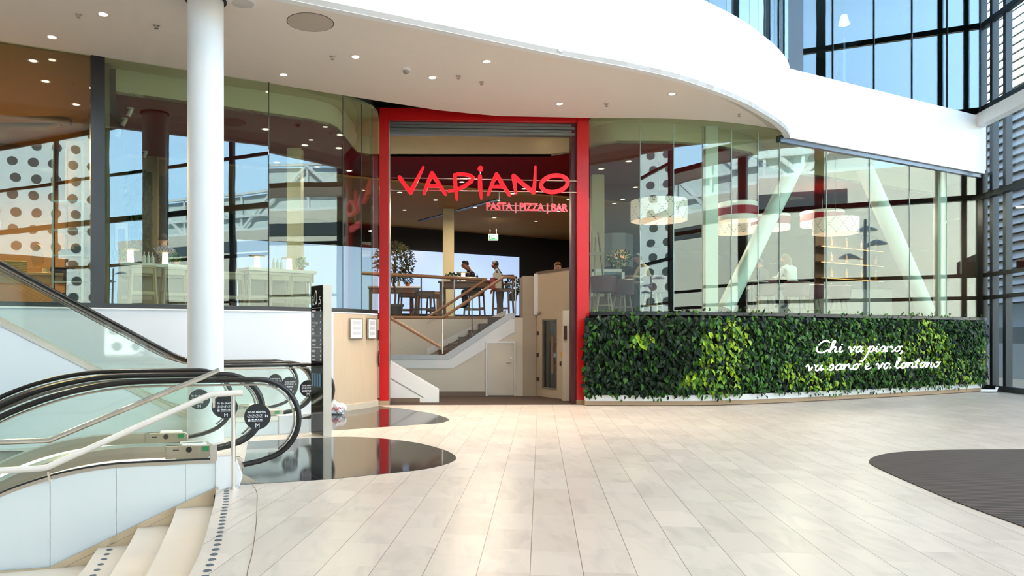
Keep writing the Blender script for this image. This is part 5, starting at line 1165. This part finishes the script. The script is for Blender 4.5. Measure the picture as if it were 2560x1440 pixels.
# drum lamps
def drum_material(name, kind):
    m = M(name, (225, 200, 178), rough=.8, emit=(255, 222, 196), es=.30); nt = m.node_tree; b = nt.nodes['Principled BSDF']; tc = node(nt, 'ShaderNodeTexCoord'); sx = node(nt, 'ShaderNodeSeparateXYZ'); nt.links.new(tc.outputs['Object'], sx.inputs[0])
    if kind == 'grid':
        an = mt(nt, 'MULTIPLY', mt(nt, 'ARCTAN2', sx.outputs[1], sx.outputs[0]), 1.751)
        zz = mt(nt, 'MULTIPLY', sx.outputs[2], 2.5); f = None
        for s in (1, -1):
            u_ = mt(nt, 'FRACT', mt(nt, 'MULTIPLY_ADD', zz, s, an)); l_ = mt(nt, 'LESS_THAN', mt(nt, 'ABSOLUTE', mt(nt, 'SUBTRACT', u_, .5)), .022)
            dsh = mt(nt, 'LESS_THAN', mt(nt, 'FRACT', mt(nt, 'MULTIPLY', sx.outputs[2], 19.0)), .62); l_ = mt(nt, 'MULTIPLY', l_, dsh)
            f = l_ if f is None else mt(nt, 'MAXIMUM', f, l_)
        c1, c2 = rgb(240, 226, 212), rgb(40, 30, 28)
    else:
        f = mt(nt, 'MULTIPLY', mt(nt, 'GREATER_THAN', sx.outputs[2], .12), mt(nt, 'LESS_THAN', sx.outputs[2], .32)); c1, c2 = rgb(245, 236, 226), rgb(150, 24, 34)
    mx = node(nt, 'ShaderNodeMix', data_type='RGBA'); nt.links.new(f, mx.inputs[0]); mx.inputs[6].default_value = c1; mx.inputs[7].default_value = c2; nt.links.new(mx.outputs[2], b.inputs['Base Color']); nt.links.new(mx.outputs[2], b.inputs['Emission Color'])
    return m
m_grid, m_band = drum_material('dashed_lozenge_shade', 'grid'), drum_material('red_banded_shade', 'band')
m_diff = M('warm_lamp_diffuser', (226, 170, 110), emit=(255, 180, 110), es=.5)
for px0, px1, py1, py0, Y, m, lab in ((1578, 1716, 500, 556, 17.4, m_grid, 'large drum lamp with dashed lozenges nearest the right red post'), (1797, 1892, 506, 556, 18.4, m_band, 'white drum lamp with red band, crossed by the first brace'), (1797, 1880, 556, 588, 21.6, m_grid, 'smaller lozenge drum lamp below the red banded one at the first brace'), (1880, 1972, 537, 578, 20.2, m_band, 'red banded drum lamp directly right of the first brace'), (2005, 2106, 528, 568, 21.4, m_band, 'red banded drum lamp behind the lozenge lamp right of the first brace'), (2035, 2142, 545, 588, 19.6, m_grid, 'lozenge drum lamp between the two braces, in front of a red banded one')):
    r = (px1-px0)/2/FL*Y; h = (py0-py1)/FL*Y*.9; q = P((px0+px1)/2, py0-(py0-py1)*.0, Y); q.z += .03
    t = thing('drum_lamp', lab, 'pendant lamp', q, group='drum pendant lamps')
    hh = max(.36, h)
    MB().lathe([(r, 0), (r, hh), (r-.015, hh), (r-.015, 0)], q, 48).build('shade', m, t, smooth=40)
    MB().lathe([(r-.02, .02), (r-.02, .03)], q, 40).build('diffuser', m_diff, t); MB().tube([q+Vector((0, 0, .03)), Vector((q.x, q.y, (Zc if pip((q.x, q.y), D[1:]+gl[::-1]) else Zo)-.01))], .008, 6).build('cable', m_black, t)
# easel, white frame, flowers
q = G(1492, 18.2); ea = thing('easel', 'tall pale wooden easel just right of the right red post', 'easel', q)
MB().tube([q+Vector((-.17, 0, 0)), q+Vector((-.09, .1, 2.05))], .022, 4).build('leg', m_tim, ea); MB().tube([q+Vector((.2, 0, .5)), q+Vector((.05, .1, 2.0))], .022, 4).build('leg', m_dtim, ea); MB().tube([q+Vector((0, .5, 0)), q+Vector((0, .12, 1.9))], .02, 4).build('back_leg', m_tim, ea); MB().box(q.x-.16, q.x+.14, q.y+.02, q.y+.08, q.z+1.45, q.z+1.53).build('cross_bar', m_tim, ea)
q = P(1521, 690, 18.8); wf = thing('glass_screen', 'white framed low glass screen behind the round table by the red post', 'screen', (q.x, q.y, ZR))
mb = MB(); mb.box(q.x-.42, q.x+.40, 18.8, 18.84, q.z+.10, q.z+.17); mb.box(q.x+.33, q.x+.40, 18.8, 18.84, ZR+.5, q.z+.17); mb.box(q.x-.42, q.x-.36, 18.8, 18.84, ZR+.5, q.z+.17); mb.build('frame', m_white, wf); MB().box(q.x-.36, q.x+.33, 18.815, 18.825, ZR+.5, q.z+.10).build('glass', m_glassg, wf); MB().box(q.x-.42, q.x+.40, 18.78, 19.2, ZR, ZR+.5).build('base_cabinet', m_dtim, wf)
plant('flower_vase', 'vase of pale yellow flowers before the grey bar hood', 'flowers', P(1546, 676, 19.6), .3, .34, 220, [m_lf[1], M('pale_yellow_petal', (216, 206, 130)), m_lf[0]], M('clear_vase', (120, 130, 110), rough=.1), .14, .06, .10, None, 12)
q = P(1546, 620, 23.0); hd = thing('bar_hood', 'dark grey curved bar hood with a small orange screen', 'hood', q)
arc = [(q.x-.55, 23.3), (q.x-.2, 22.95), (q.x+.2, 22.95), (q.x+.5, 23.3), (q.x+.55, 23.6)]
MB().wall(arc, q.z-.55, q.z+.45, .08).build('hood_panel', M('slate_grey_panel', (84, 92, 100), rough=.5), hd, smooth=30); MB().obox((q.x-.12, 22.92, q.z-.33), (.32, 0, 0), (0, .02, 0), (0, 0, .26)).build('screen', M('orange_screen', (230, 160, 120), emit=(235, 160, 120), es=.5), hd)
# ---------------------------------------------------------------- people
m_skin = M('skin_light', (196, 142, 112), rough=.55, var=.05); m_skin2 = M('skin_tan', (140, 92, 68), rough=.55, var=.05)
def check_mat(name, c1, c2, s=30):
    m = M(name, c1, rough=.8); nt = m.node_tree; ck = node(nt, 'ShaderNodeTexChecker'); ck.inputs['Scale'].default_value = s; ck.inputs['Color1'].default_value = rgb(*c1); ck.inputs['Color2'].default_value = rgb(*c2)
    tc = node(nt, 'ShaderNodeTexCoord'); nt.links.new(tc.outputs['Object'], ck.inputs['Vector']); nt.links.new(ck.outputs[0], nt.nodes['Principled BSDF'].inputs['Base Color']); return m
def person(label, loc, rz, shirt, hair, skin, lean=.12, seat=.62, nod=.1, arms='table', stand=False, longhair=False, pants=None, group=None):
    """seated or standing figure; local +Y is the way the person faces"""
    t = thing('person', label, 'person', loc, rz, group); WL[t.name] = Vector((0, 0, 0))
    hz = .93 if stand else seat+.10
    sl = Vector((0, lean, .50)); pel = Vector((0, 0, hz)); ch = pel+sl*.55; sh = pel+sl; nk = sh+Vector((0, .03, .06))
    hd = nk+Vector((0, .05+nod*.22, .11)); J = []; E = []; K = []
    def jt(p, r): J.append((Vector(p), r)); return len(J)-1
    def ed(a, b, k): E.append((a, b)); K.append(k)
    p0 = jt(pel, .145); p1 = jt(pel+sl*.3, .135); p2 = jt(ch+Vector((0, .01, 0)), .15); p3 = jt(sh, .125); p4 = jt(nk, .066); p5 = jt(nk+Vector((0, .02, .05)), .064); h1 = jt(hd, .098); h2 = jt(hd+Vector((0, .015+nod*.1, .10)), .106)
    for a, b, k in ((p0, p1, 1), (p1, p2, 1), (p2, p3, 1), (p3, p4, 1), (p4, p5, 0), (p5, h1, 0), (h1, h2, 0)): ed(a, b, k)
    hands = []
    for s in (-1, 1):
        a = jt(sh+Vector((s*.17, 0, -.03)), .068)
        if arms == 'table': eb = sh+Vector((s*.24, .12, -.27)); wr = sh+Vector((s*.10, .36, -.24))
        elif arms == 'face': eb = sh+Vector((s*.22, .18, -.26)); wr = sh+Vector((s*.06, .30, -.08))
        else: eb = sh+Vector((s*.23, -.02, -.29)); wr = sh+Vector((s*.24, .10, -.52))
        b = jt(eb, .045); c = jt(wr, .030); ed(p3, a, 1); ed(a, b, 1); ed(b, c, 1 if arms != 'face' else 0); hands.append((wr, (wr-eb).normalized(), s))
        hp_ = jt(pel+Vector((s*.10, .02, -.03)), .10)
        if stand: kn = Vector((s*.11, .03, .50)); an = Vector((s*.12, -.01, .09)); ft = an+Vector((0, .16, -.05))
        else: kn = pel+Vector((s*.14, .43, -.02)); an = kn+Vector((0, -.05, -.42)); ft = an+Vector((0, .16, -.05))
        q = jt(kn, .062); r_ = jt(an, .042); f = jt(ft, .036); ed(p0, hp_, 2); ed(hp_, q, 2); ed(q, r_, 2); ed(r_, f, 3)
    me = bpy.data.meshes.new('body'); me.from_pydata([j[0] for j in J], E, []); o = bpy.data.objects.new('tmp', me); COL.objects.link(o)
    md = o.modifiers.new('s', 'SKIN'); md.use_smooth_shade = True
    for i, v in enumerate(me.skin_vertices[0].data): v.radius = (J[i][1], J[i][1]*(.78 if i in (p0, p1, p2, p3) else 1)); v.use_root = (i == 0)
    md2 = o.modifiers.new('u', 'SUBSURF'); md2.levels = 2; md2.render_levels = 2
    dg = bpy.context.evaluated_depsgraph_get(); m2 = bpy.data.meshes.new_from_object(o.evaluated_get(dg)); bpy.data.objects.remove(o)
    mb = MB(); mb.v = [tuple(v.co) for v in m2.vertices]; mb.f = [tuple(p.vertices) for p in m2.polygons]
    for p in m2.polygons:
        c = p.center; best = 9; bi = 0
        for (a, b), k in zip(E, K):
            A, B = J[a][0], J[b][0]; ab = B-A; u = max(0, min(1, (c-A).dot(ab)/max(1e-9, ab.length_squared))); d = (c-A-ab*u).length
            if d < best: best = d; bi = k
        mb.m.append(bi)
    fw = Vector((0, 1, -.25-nod)).normalized(); upv = Vector((0, .25+nod, 1)).normalized(); fc = hd+Vector((0, .012, .045))
    mb.cur = 0; mb.tube([fc+fw*.07+upv*.015, fc+fw*.098-upv*.02, fc+fw*.08-upv*.028], [.009, .014, .010], 8)   # nose
    for s in (-1, 1): mb.tube([fc+Vector((s*.080, -.005, -.02)), fc+Vector((s*.088, -.012, .005)), fc+Vector((s*.080, -.01, .025))], [.012, .018, .012], 6)
    for wr, d, s in hands:   # palm, four bent fingers, thumb
        side = d.cross(Vector((0, 0, 1))).normalized(); dn = d.cross(side).normalized()
        if dn.z > 0: dn = -dn
        mb.tube([wr-d*.02, wr+d*.04, wr+d*.085], [.024, .036, .034], 8, up=tuple(dn))
        for k in range(4):
            b = wr+d*.08+side*(k-1.5)*.019; L = (.062, .074, .070, .054)[k]; mb.tube([b, b+d*L*.5+dn*.006, b+d*L*.85+dn*.026], [.0095, .009, .007], 6)
        b = wr+d*.03-side*s*.032; mb.tube([b, b+d*.035-side*s*.018, b+d*.062-side*s*.02+dn*.012], [.012, .011, .008], 6)
    body = mb.build('body', [skin, shirt, pants or M('dark_trousers', (34, 34, 40), rough=.8), m_black], t, smooth=80)
    cap = MB(); n = 20; hc = hd+Vector((0, -.012, .065)); vs = []
    for j in range(9):
        ph = math.pi*.62*j/8
        for k in range(n):
            th = 2*math.pi*k/n; x, y, z = math.sin(ph)*math.cos(th), math.sin(ph)*math.sin(th), math.cos(ph)
            if y > .35 and z < .35: z = .35+(z-.35)*.25
            vs.append(hc+Vector((x*.092, y*.104, z*.108+(.0 if y < .35 else .008)))*1.0)
    fs = [(j*n+k, j*n+(k+1) % n, (j+1)*n+(k+1) % n, (j+1)*n+k) for j in range(8) for k in range(n)]+[tuple(range(n))[::-1]]
    cap.add(vs, fs)
    if longhair: cap.tube([hc+Vector((0, -.06, -.0)), hc+Vector((0, -.10, -.12)), hc+Vector((0, -.11, -.26))], [.085, .085, .05], 12)
    cap.build('hair', hair, t, smooth=60)
    for s in (-1, 1):
        MB().lathe([(.009, -.006), (.011, 0), (.006, .005)], fc+fw*.083+Vector((s*.032, 0, .0))+upv*.02, 10, tuple(fw)).build('eye', m_black, t)
    MB().tube([fc+fw*.082-upv*.052+Vector((-.022, 0, 0)), fc+fw*.088-upv*.054, fc+fw*.082-upv*.052+Vector((.022, 0, 0))], .006, 6).build('mouth', M('lip_tone', (150, 84, 74), rough=.5), t)
    return t
m_hd, m_hr, m_hb = M('dark_hair', (22, 17, 15), rough=.6), M('reddish_hair', (112, 62, 38), rough=.6), M('light_brown_hair', (128, 96, 64), rough=.6)
S_dark, S_white, S_cream, S_chk = M('black_shirt', (22, 22, 26), rough=.8), M('white_shirt', (222, 220, 216), rough=.8), M('cream_shirt', (206, 190, 160), rough=.8), check_mat('blue_grey_checked_shirt', (70, 72, 92), (150, 150, 162), 34)
person('person in a dark shirt bent over the long high table, facing left', G(1196, 21.75)+Vector((0, 0, .12)), 1.9, S_dark, m_hd, m_skin2, lean=.26, nod=.3, arms='face')
person('person with dark hair standing behind the bar chair with the paper bag', G(1252, 22.6), 1.2, S_dark, m_hd, m_skin2, stand=True, nod=.1, arms='down', lean=.08)
person('reddish haired person visible above the lift wall', G(1383, 21.0)+Vector((0, 0, -.22)), 3.6, S_white, m_hr, m_skin, stand=True, arms='down', nod=.1)
person('person in a checked shirt seated behind the first marble counter', Vector((-5.95, 15.7, ZR+.1)), .5, S_chk, m_hd, m_skin, lean=.12, nod=.15)
person('person in a white shirt with light brown hair seated at the long bar', G(1985, 18.9)+Vector((0, 0, .03)), .4, S_white, m_hb, m_skin, lean=.16, nod=.2, longhair=True)
person('person in a cream shirt bowed over the round table near the red post', G(1630, 19.2)+Vector((0, 0, .03)), 1.9, S_cream, m_hd, m_skin2, lean=.26, nod=.4)
person('person in dark clothes seated at the bar under the first brace', G(1914, 19.8)+Vector((0, 0, .03)), .6, S_dark, m_hd, m_skin, lean=.12)

# ---------------------------------------------------------------- shop behind the left end of the glass
m_pine = M('warm_pine', (196, 144, 84), rough=.5, var=.15, scale=3, stretch=(2, 2, 12)); m_brn = M('warm_brown_wall', (96, 66, 34), rough=.8)
struct('wall_shop_back', MB().wall([(-13, 17.0), (-8.2, 19.4)], ZR, Zo, .2), m_brn, smooth=0)
struct('ceiling_shop', MB().prism([(-13, 8.9), (-6.0, 12.6), (-6.7, 14.2), (-8.0, 19.5), (-13, 17.2)], Zo-.03, Zo), M('ochre_shop_ceiling', (150, 110, 56), rough=.8), smooth=0)
for (x, y, e) in ((-8.2, 13.6, 380), (-9.5, 14.5, 420), (-8.8, 16.5, 380)):
    ld = bpy.data.lights.new('shop_lamp', 'AREA'); ld.shape = 'DISK'; ld.size = .5; ld.energy = e; ld.color = (1, .70, .36); lo = bpy.data.objects.new('shop_lamp', ld); COL.objects.link(lo); lo.location = (x, y, 5.0)
m_duct = M('grey_brown_duct', (150, 124, 84), rough=.5, metal=.3)
for k, (pts, r, lab) in enumerate((([(-20, 262, 15.5), (90, 246, 15.5), (180, 256, 15.5)], .07, 'upper bent ventilation duct under the shop ceiling'), ([(-20, 284, 16.0), (80, 292, 16.0), (178, 306, 16.0)], .07, 'middle ventilation duct under the shop ceiling'), ([(-20, 312, 16.5), (110, 316, 16.5), (150, 306, 16.5)], .09, 'lowest thick ventilation duct under the shop ceiling'))):
    P_ = [P(*p) for p in pts]; d_ = thing('ventilation_duct', lab, 'duct', P_[0], group='ducts in the shop'); MB().tube(spline(P_, 5), r, 14).build('pipe', m_duct, d_)
    for f in (.35, .7): q = P_[0].lerp(P_[-1], f); q.z = P_[1].z; MB().tube([q, Vector((q.x, q.y, Zo-.03))], .01, 6).build('hanger', m_black, d_)
copyset(dup(di), [(C3(px, py, Zo-.032), 0, l) for px, py, l in ((114, 203, 'small lamp in the ochre shop ceiling, centre'), (190, 261, 'small lamp in the ochre shop ceiling, near the black mullion'), (83, 152, 'small lamp in the ochre shop ceiling, topmost'))])
rk = thing('ladder_rack', 'tall steel ladder rack with wooden shelves at the shop window', 'shelf', G(170, 13.2)); q = G(170, 13.2)
for dx in (-.24, .27): MB().box(q.x+dx-.02, q.x+dx+.02, 13.15, 13.19, ZR, 4.75).build('upright', m_steel, rk); MB().box(q.x+dx-.02, q.x+dx+.02, 13.6, 13.64, ZR, 4.75).build('upright', m_pine, rk)
zs = [ZR+.12, ZR+.47, ZR+.92, ZR+1.35, ZR+1.85]
for z in zs: MB().box(q.x-.25, q.x+.28, 13.16, 13.62, z-.025, z).build('shelf', m_steel, rk)
MB().box(q.x-.27, q.x+.30, 13.66, 13.68, ZR, 4.9).build('back_panel', m_pine, rk)
m_pl = M('grey_plate', (120, 122, 118), rough=.4)
pl_ = local('plate', '', 'plate', 'plates stacked on the ladder rack'); MB().lathe([(.05, 0), (.09, .004), (.125, .016), (.128, .020), (.09, .010), (.05, .006)], (0, 0, 0), 24).build('dish', m_pl, pl_)
spots = []
for si, (z, x, n, nm) in enumerate(((zs[0], -.08, 9, 'bottom shelf'), (zs[1], -.05, 11, 'second shelf from below'), (zs[2], -.13, 7, 'middle shelf, left stack'), (zs[2], .13, 10, 'middle shelf, right stack'))):
    for k in range(n): spots.append((q+Vector((x, .22, z-ZR+.0165*k)), 0, 'grey plate on the ladder rack, %s, %s from below' % (nm, ('first', 'second', 'third', 'fourth', 'fifth', 'sixth', 'seventh', 'eighth', 'ninth', 'tenth', 'eleventh')[k])))
copyset(pl_, spots)
q = G(60, 13.0); tb = table('display_table', 'warm wooden display table behind the shop window', q+Vector((0, .5, 0)), 1.5, .7, .62, .48, m_pine)
q = q+Vector((0, .5, .62))
for k, (dx, dy, sx_, sy, n, lab, col) in enumerate(((-.35, -.12, .34, .26, 7, 'stack of folded olive cloths', (150, 140, 90)), (.32, .12, .36, .28, 4, 'stack of folded blue cloths', (46, 46, 74)))):
    t = thing('cloth_stack', lab+' on the display table', 'cloths', q+Vector((dx, dy, 0)))
    for j in range(n): MB().cbox(q+Vector((dx+.005*(j % 2), dy, .03*j)), sx_, sy, .027, .48).build('folded_cloth', M('cloth_%d' % k, col, rough=.9, var=.3, scale=14), t, bevel=.008)
t = thing('bread_board', 'pale rounded wooden board standing on the display table', 'board', q+Vector((-.05, 0, .1))); MB().slab([q+Vector((-.05+.11*math.cos(a)*(1 if math.sin(a) < 0 else .9), .0, .32+.20*math.sin(a))) for a in [2*math.pi*k/20 for k in range(20)]], (.01, .03, 0)).build('board', m_pine, t)
t = thing('mug', 'cream mug on the display table beside the wooden board', 'mug', q+Vector((.12, -.05, 0))); MB().lathe([(.04, 0), (.045, .09), (.04, .09), (.036, .01)], q+Vector((.12, -.05, .0)), 18).build('cup', m_cream, t); MB().tube(spline([q+Vector((.165, -.05, .07)), q+Vector((.2, -.05, .05)), q+Vector((.165, -.05, .02))], 4), .007, 6).build('mug_handle', m_cream, t)
t = thing('wicker_basket', 'shallow wicker basket on the display table', 'basket', q+Vector((.55, .2, 0))); MB().lathe([(.12, 0), (.16, .09), (.15, .09), (.11, .012)], q+Vector((.5, .24, 0)), 24).build('basket', M('wicker', (180, 130, 70), rough=.8, var=.3, scale=40), t)
# ---------------------------------------------------------------- street side, seen through and mirrored in the glass
m_conc = M('pale_concrete', (196, 190, 180), rough=.8, var=.06, scale=1.2)
struct('floor_outside', MB().prism([(11.72, -60), (11.72, 0), (14.55, 21.2), (70, 40), (70, -80), (7.0, -80), (8.3, -25)], -.12, -.02), M('street_paving', (176, 172, 164), rough=.85, var=.08), smooth=0)
dirv = Vector((.1289, .9917, 0))
def wp(Y, d, z=0.0): q = cw(Y, d); return Vector((q.x, q.y, z))
cb = thing('concrete_building', 'long pale concrete building across the street, mirrored in the glass', 'building', wp(-8, 15))
a, b = wp(-33, 15), wp(23, 15)
MB().obox(a, b-a, (12, -1.6, 0), (0, 0, 9.1)).build('wall', m_conc, cb, smooth=0)
mw = M('dark_window_band', (52, 58, 62), rough=.2)
for (z0, z1, y0, y1) in ((7.55, 8.3, -28, 16), ):
    q0, q1 = wp(y0, 14.96, z0), wp(y1, 14.96, z0); MB().obox(q0, q1-q0, (.05, 0, 0), (0, 0, z1-z0)).build('window_band', mw, cb, smooth=0)
for k in range(9): q0 = wp(-28+5*k, 14.97, 1.0); MB().obox(q0, dirv*1.5, (.05, 0, 0), (0, 0, 2.1)).build('window', mw, cb, smooth=0)
for k in range(12): q0 = wp(-29+4*k, 14.985, 0); MB().obox(q0, dirv*.04, (.03, 0, 0), (0, 0, 7.5)).build('panel_joint', M('joint_grey', (150, 146, 140)), cb, smooth=0)
tg = thing('roof_gallery', 'white steel truss gallery on the concrete building, mirrored in the glass', 'gallery', wp(-8, 15, 9.1))
q0, q1 = wp(-30, 16.0, 9.15), wp(17, 16.0, 9.15); m_tr = M('white_truss_steel', (236, 238, 238), rough=.4)
MB().obox(q0, q1-q0, (.1, 0, 0), (0, 0, 2.7)).build('sheet_wall', M('pale_grey_membrane', (196, 206, 206), rough=.7, var=.08), tg, smooth=0)
for z in (9.2, 10.2, 11.9): MB().obox(wp(-30, 15.6, z), wp(17, 15.6, z)-wp(-30, 15.6, z), (.25, 0, 0), (0, 0, .16)).build('chord', m_tr, tg, smooth=0)
for k in range(16):
    y0 = -29.5+2.9*k; MB().tube([wp(y0, 15.7, 9.25 if k % 2 else 11.9), wp(y0+2.9, 15.7, 11.9 if k % 2 else 9.25)], .11, 8).build('diagonal', m_tr, tg)
    MB().tube([wp(y0, 15.75, 9.2), wp(y0, 15.75, 12.0)], .07, 8).build('upright', m_tr, tg)
lv = thing('louvred_building', 'grey louvre clad building standing just outside the glass wall', 'building', (18.5, 22, 0))
LA, LB = Vector((18.6, 24.0, 0)), Vector((20.2, 42.0, 0)); dl_ = LB-LA
MB().obox(LA+Vector((.2, 0, 0)), dl_, (3, -.3, 0), (0, 0, 19)).build('wall', M('louvre_backing', (150, 156, 156), rough=.7), lv, smooth=0)
sl = MB()
for k in range(56): z = 2.6+.29*k; sl.obox(LA+Vector((.16, 0, z)), dl_, (-.20, .02, .0), (.10, 0, .25))
sl.build('louvres', M('grey_metal_louvre', (228, 230, 228), rough=.5), lv, smooth=0)
for (z0, z1, c) in ((1.75, 2.55, (198, 216, 226)), (1.2, 1.75, (128, 130, 126)), (0, 1.2, (206, 212, 210))): MB().obox(LA+Vector((.15, 0, z0)), dl_, (.06, 0, 0), (0, 0, z1-z0)).build('base_band', M('base_band_%d' % int(z0*10), c, rough=.6), lv, smooth=0)
# white tower with round openings
def dots_material():
    m = M('white_panel_with_round_openings', (240, 240, 234), rough=.5, var=.01); nt = m.node_tree; b = nt.nodes['Principled BSDF']; uv = node(nt, 'ShaderNodeUVMap'); sx = node(nt, 'ShaderNodeSeparateXYZ'); nt.links.new(uv.outputs[0], sx.inputs[0])
    row = mt(nt, 'FLOOR', mt(nt, 'DIVIDE', sx.outputs[1], 1.33)); v = mt(nt, 'MULTIPLY', mt(nt, 'SUBTRACT', mt(nt, 'FRACT', mt(nt, 'DIVIDE', sx.outputs[1], 1.33)), .5), 1.33)
    u = mt(nt, 'MULTIPLY_ADD', mt(nt, 'MODULO', row, 2.0), .22, sx.outputs[0]); u = mt(nt, 'MULTIPLY', mt(nt, 'SUBTRACT', mt(nt, 'FRACT', mt(nt, 'DIVIDE', u, 1.42)), .5), 1.42)
    d = mt(nt, 'SQRT', mt(nt, 'ADD', mt(nt, 'MULTIPLY', u, u), mt(nt, 'MULTIPLY', v, v))); f = mt(nt, 'LESS_THAN', d, .38)
    ln = mt(nt, 'GREATER_THAN', mt(nt, 'ABSOLUTE', v), .652); f2 = mt(nt, 'MAXIMUM', f, mt(nt, 'MULTIPLY', ln, .25))
    mx = node(nt, 'ShaderNodeMix', data_type='RGBA'); nt.links.new(f2, mx.inputs[0]); mx.inputs[6].default_value = rgb(240, 240, 234); mx.inputs[7].default_value = rgb(56, 62, 62); nt.links.new(mx.outputs[2], b.inputs['Base Color']); return m
tw = thing('dotted_tower', 'white tower with rows of round openings, mirrored in the glass', 'tower', (18.5, -36, 0))
TWC, TWD, TWW, TWH = Vector((19.0, -37.5)), Vector((.86, .50)), 7.0, 26.0
o = MB().obox((TWC.x-TWD.x*TWW/2, TWC.y-TWD.y*TWW/2, 0), (TWD.x*TWW, TWD.y*TWW, 0), (TWD.y*7, -TWD.x*7, 0), (0, 0, TWH)).build('tower_shaft', dots_material(), tw, smooth=0)
ul = o.data.uv_layers.new(name='UVMap'); me = o.data
for lp_ in me.loops:
    co = me.vertices[lp_.vertex_index].co+WL[o.name]; r_ = Vector((co.x-TWC.x, co.y-TWC.y)); ul.data[lp_.index].uv = (r_.dot(TWD)+r_.dot(Vector((TWD.y, -TWD.x)))+40, co.z)
# street lamps
def lamp_post(loc, lab, h):
    t = thing('street_lamp', lab, 'street lamp', loc, group='white street lamps'); loc = Vector(loc); mw_ = M('white_lamp_post', (236, 238, 238), rough=.4)
    MB().tube([loc, loc+Vector((0, 0, h))], [.09, .05], 12).build('pole', mw_, t)
    for a, z in ((0, h-.3), (2.4, h-.9), (4.2, h-1.3)):
        e = loc+Vector((.55*math.cos(a), .55*math.sin(a), z)); MB().tube([loc+Vector((0, 0, z-.05)), e], .025, 8).build('arm', mw_, t); MB().lathe([(.06, .14), (.3, .03), (.34, -.02), (.05, -.03)], e, 20).build('lamp_head', mw_, t)
lamp_post((14.6, -20.9, 0), 'white street lamp with mushroom heads mirrored in the left glass', 5.8)
lamp_post((18.4, 17.6, 0), 'white street lamp with mushroom heads mirrored in the right glass', 5.4)

kb = thing('added_reflection_block', 'added dark brown block hiding the low part of the dotted tower reflection', 'building', (12, -27, 0))  # added block, sized to cut the tower's reflection low in the left glass
MB().box(8.8, 14.2, -29, -26, -.02, 6.4).build('wall', M('dark_brown_cladding', (54, 42, 34), rough=.8), kb); MB().box(8.7, 14.3, -29.1, -25.9, 6.4, 6.6).build('roof', M('dark_roof_edge', (30, 28, 27), rough=.6), kb)

q = Vector((17.2, 21.2, 0)); pr = thing('parasol', 'brown market parasol on the pavement, mirrored at the right end of the glass', 'parasol', q, group=None)
MB().tube([q, q+Vector((0, 0, 4.2))], .04, 10).build('pole', m_white, pr)
mb = MB(); R_ = 1.18
cn = [q+Vector((R_*math.cos(math.pi/4+k*math.pi/2)*1.2, R_*math.sin(math.pi/4+k*math.pi/2)*1.2, 3.62)) for k in range(4)]; tp_ = q+Vector((0, 0, 4.2)); lo_ = [c-Vector((0, 0, .22)) for c in cn]
mb.add([tp_]+cn+lo_, [(0, 1, 2), (0, 2, 3), (0, 3, 4), (0, 4, 1)]+[(1+k, 1+(k+1) % 4, 5+(k+1) % 4, 5+k) for k in range(4)]); mb.build('canopy', M('brown_canvas', (96, 50, 40), rough=.8), pr, smooth=0)
MB().lathe([(.4, 0), (.4, .1), (.06, .14)], q, 20).build('foot', M('dark_bolt', (0, 0, 0)), pr)
q = P(2110, 62, 19.3); wl_ = thing('upper_wall_lamp', 'white shaded lamp glowing behind the upper right glass', 'lamp', q)
MB().lathe([(.13, 0), (.07, .24), (.06, .24), (.12, 0)], q+Vector((0, 0, .0)), 20).build('shade', M('lit_upper_shade', (255, 248, 235), emit=(255, 244, 225), es=3.0), wl_); MB().tube([q, q-Vector((0, 0, .2)), q+Vector((.15, .3, -.25))], .012, 6).build('arm', m_steel, wl_); MB().cbox(q+Vector((.15, .3, -2.2)), .05, .05, 2.0).build('stand', m_steel, wl_)
